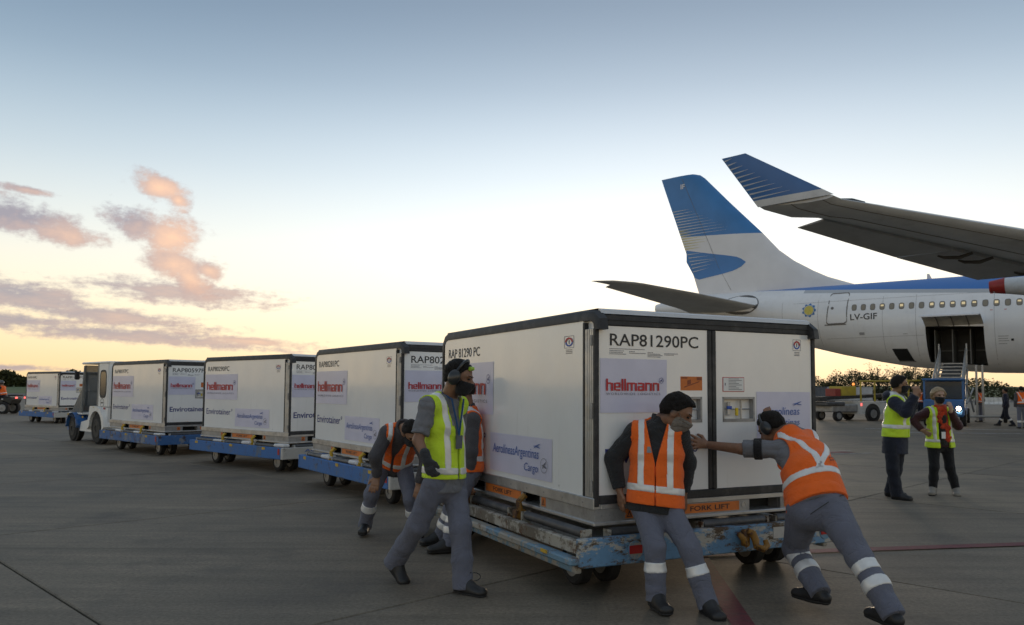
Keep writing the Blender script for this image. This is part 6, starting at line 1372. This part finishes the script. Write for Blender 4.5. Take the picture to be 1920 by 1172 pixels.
k = n7; b_ = k['fr']; part = k['part']; nk, ax, sd = k['nk'], k['ax'], k['sd']; sw = wrinkle(5, .016, 75)
part('scarf', [rc(nk - sd * .065 + b_ * .03 + ax * .01, nk + b_ * .085 - ax * .015, .034, .040), rc(nk + sd * .065 + b_ * .03 + ax * .01, nk + b_ * .085 - ax * .015, .034, .040), ec(nk + b_ * .09 - ax * .03, nk + b_ * .135 - ax * .28 - sd * .01, sd, (.055, .022), (.045, .016)), ec(nk + b_ * .137 - ax * .26 - sd * .015, nk + b_ * .132 - ax * .50 - sd * .03, sd, (.042, .015), (.050, .010)), ec(nk + b_ * .10 - ax * .02 + sd * .03, nk + b_ * .13 - ax * .20 + sd * .075, sd, (.038, .020), (.022, .014))], M_SCARF, .03, 0, lambda P, d: d + sw(P))
part('shirt', [ec(k['pel'] + ax * .04 + b_ * .05, k['shc'] - ax * .08 + b_ * .05, sd, (.085, .10), (.08, .10))], cloth('shirt_dark', (.035, .034, .032)), .03)
c_ = Vector(k['pel'] + ax * .14 + b_ * .16 + sd * .03); b = MB(); b.bbox(-.03, .03, -.004, .004, -.05, .05, .002); o_ = b.build('badge', M_NOTICE, k['root'], loc=c_)
# far crew (a few pixels tall)
def far(label, px, py_foot, Y, face, vest, top, hx=0, walk=0.0, legb=True, hs=1.7, trm=None):
    g = on_ground(px, py_foot); x, y = g.x, g.y; f_ = Vector((*face, 0)).normalized(); s = Vector((f_.y, -f_.x, 0)); k = hs / 1.75
    def V(a, b_, z): q = Vector((x, y, 0)) + s * (a * k) + f_ * (b_ * k); return np.array((q.x, q.y, z * k))
    J = dict(head=V(0, .02, 1.63), neck=V(0, 0, 1.48), shR=V(.17, 0, 1.42), shL=V(-.17, 0, 1.42), elR=V(.24, -.04, 1.14), elL=V(-.24, -.04, 1.14), wrR=V(.23, .05, .90), wrL=V(-.23, .05, .90), hipR=V(.09, 0, .92), hipL=V(-.09, 0, .92), knR=V(.10, .10 * walk + .02, .50), knL=V(-.10, -.05 * walk + .02, .50), anR=V(.10, .30 * walk, .09), anL=V(-.10, -.30 * walk, .09), toeR=V(.11, .30 * walk + .17, .04), toeL=V(-.11, -.30 * walk + .17, .04), face=tuple(f_), chest_dir=tuple(f_), hands={})
    JJ = {k_: (v if k_ in ('face', 'chest_dir', 'hands') else v) for k_, v in J.items()}
    global P3; old = P3; P3 = lambda t: np.asarray(t, float)
    r_ = person(label, JJ, dict(vest=vest, bands=(('h', .30, .035), ('x', 1.0, .03, .36, .30, .42), ('x', -1.0, .03, .36, .30, .42)) if vest else (), vopen=(0, 0), top=top, trousers=trm or M_TR, legbands=((.5, .05),) if legb else (), fat=1.06, thick=.02, helmet=False, vhem=.1), h=.022); P3 = old; return r_
far('distant worker in orange vest standing right of the loader mast', 1838, 791, 40, (-.3, .9), M_VORA, M_SWEAT)
d8 = far('distant worker in dark overalls walking away at the far right', 1887, 799, 36.5, (-.8, .6), None, M_JACK, walk=1.0, trm=M_TR2)
far('distant worker in orange vest at the right edge of the picture', 1917, 804, 34, (.2, .9), M_VORA, M_SWEAT, hs=1.78)
far('distant worker in orange vest behind the raised fist of the navy jacket man', 1727, 790, 40, (.9, .4), M_VORA, M_JACK, trm=M_TR2)
# rider on the quad bike
rx, ry = atv.location.x - .32, atv.location.y
def RV(a, b_, z): return np.array((rx - a, ry - b_, z))
P3_ = P3; P3 = lambda t: np.asarray(t, float)
person('rider in orange vest and helmet sitting on the quad bike', dict(head=RV(.05, 0, 1.68), neck=RV(0, 0, 1.50), shL=RV(0, .18, 1.44), shR=RV(0, -.18, 1.44), elL=RV(.25, .28, 1.22), elR=RV(.25, -.28, 1.22), wrL=RV(.48, .32, 1.2), wrR=RV(.48, -.32, 1.2), hipL=RV(-.1, .10, 1.0), hipR=RV(-.1, -.10, 1.0), knL=RV(.38, .28, .90), knR=RV(.38, -.28, .90), anL=RV(.3, .46, .46), anR=RV(.3, -.46, .46), toeL=RV(.5, .48, .41), toeR=RV(.5, -.48, .41), face=(-1, 0, -.1), chest_dir=(-1, 0, 0), hands={}),
    dict(vest=M_VORA, bands=(('h', .25, .03),), vopen=(0, 0), top=M_JACK, trousers=M_TR2, helmet=True, thick=.02), h=.022)
P3 = P3_
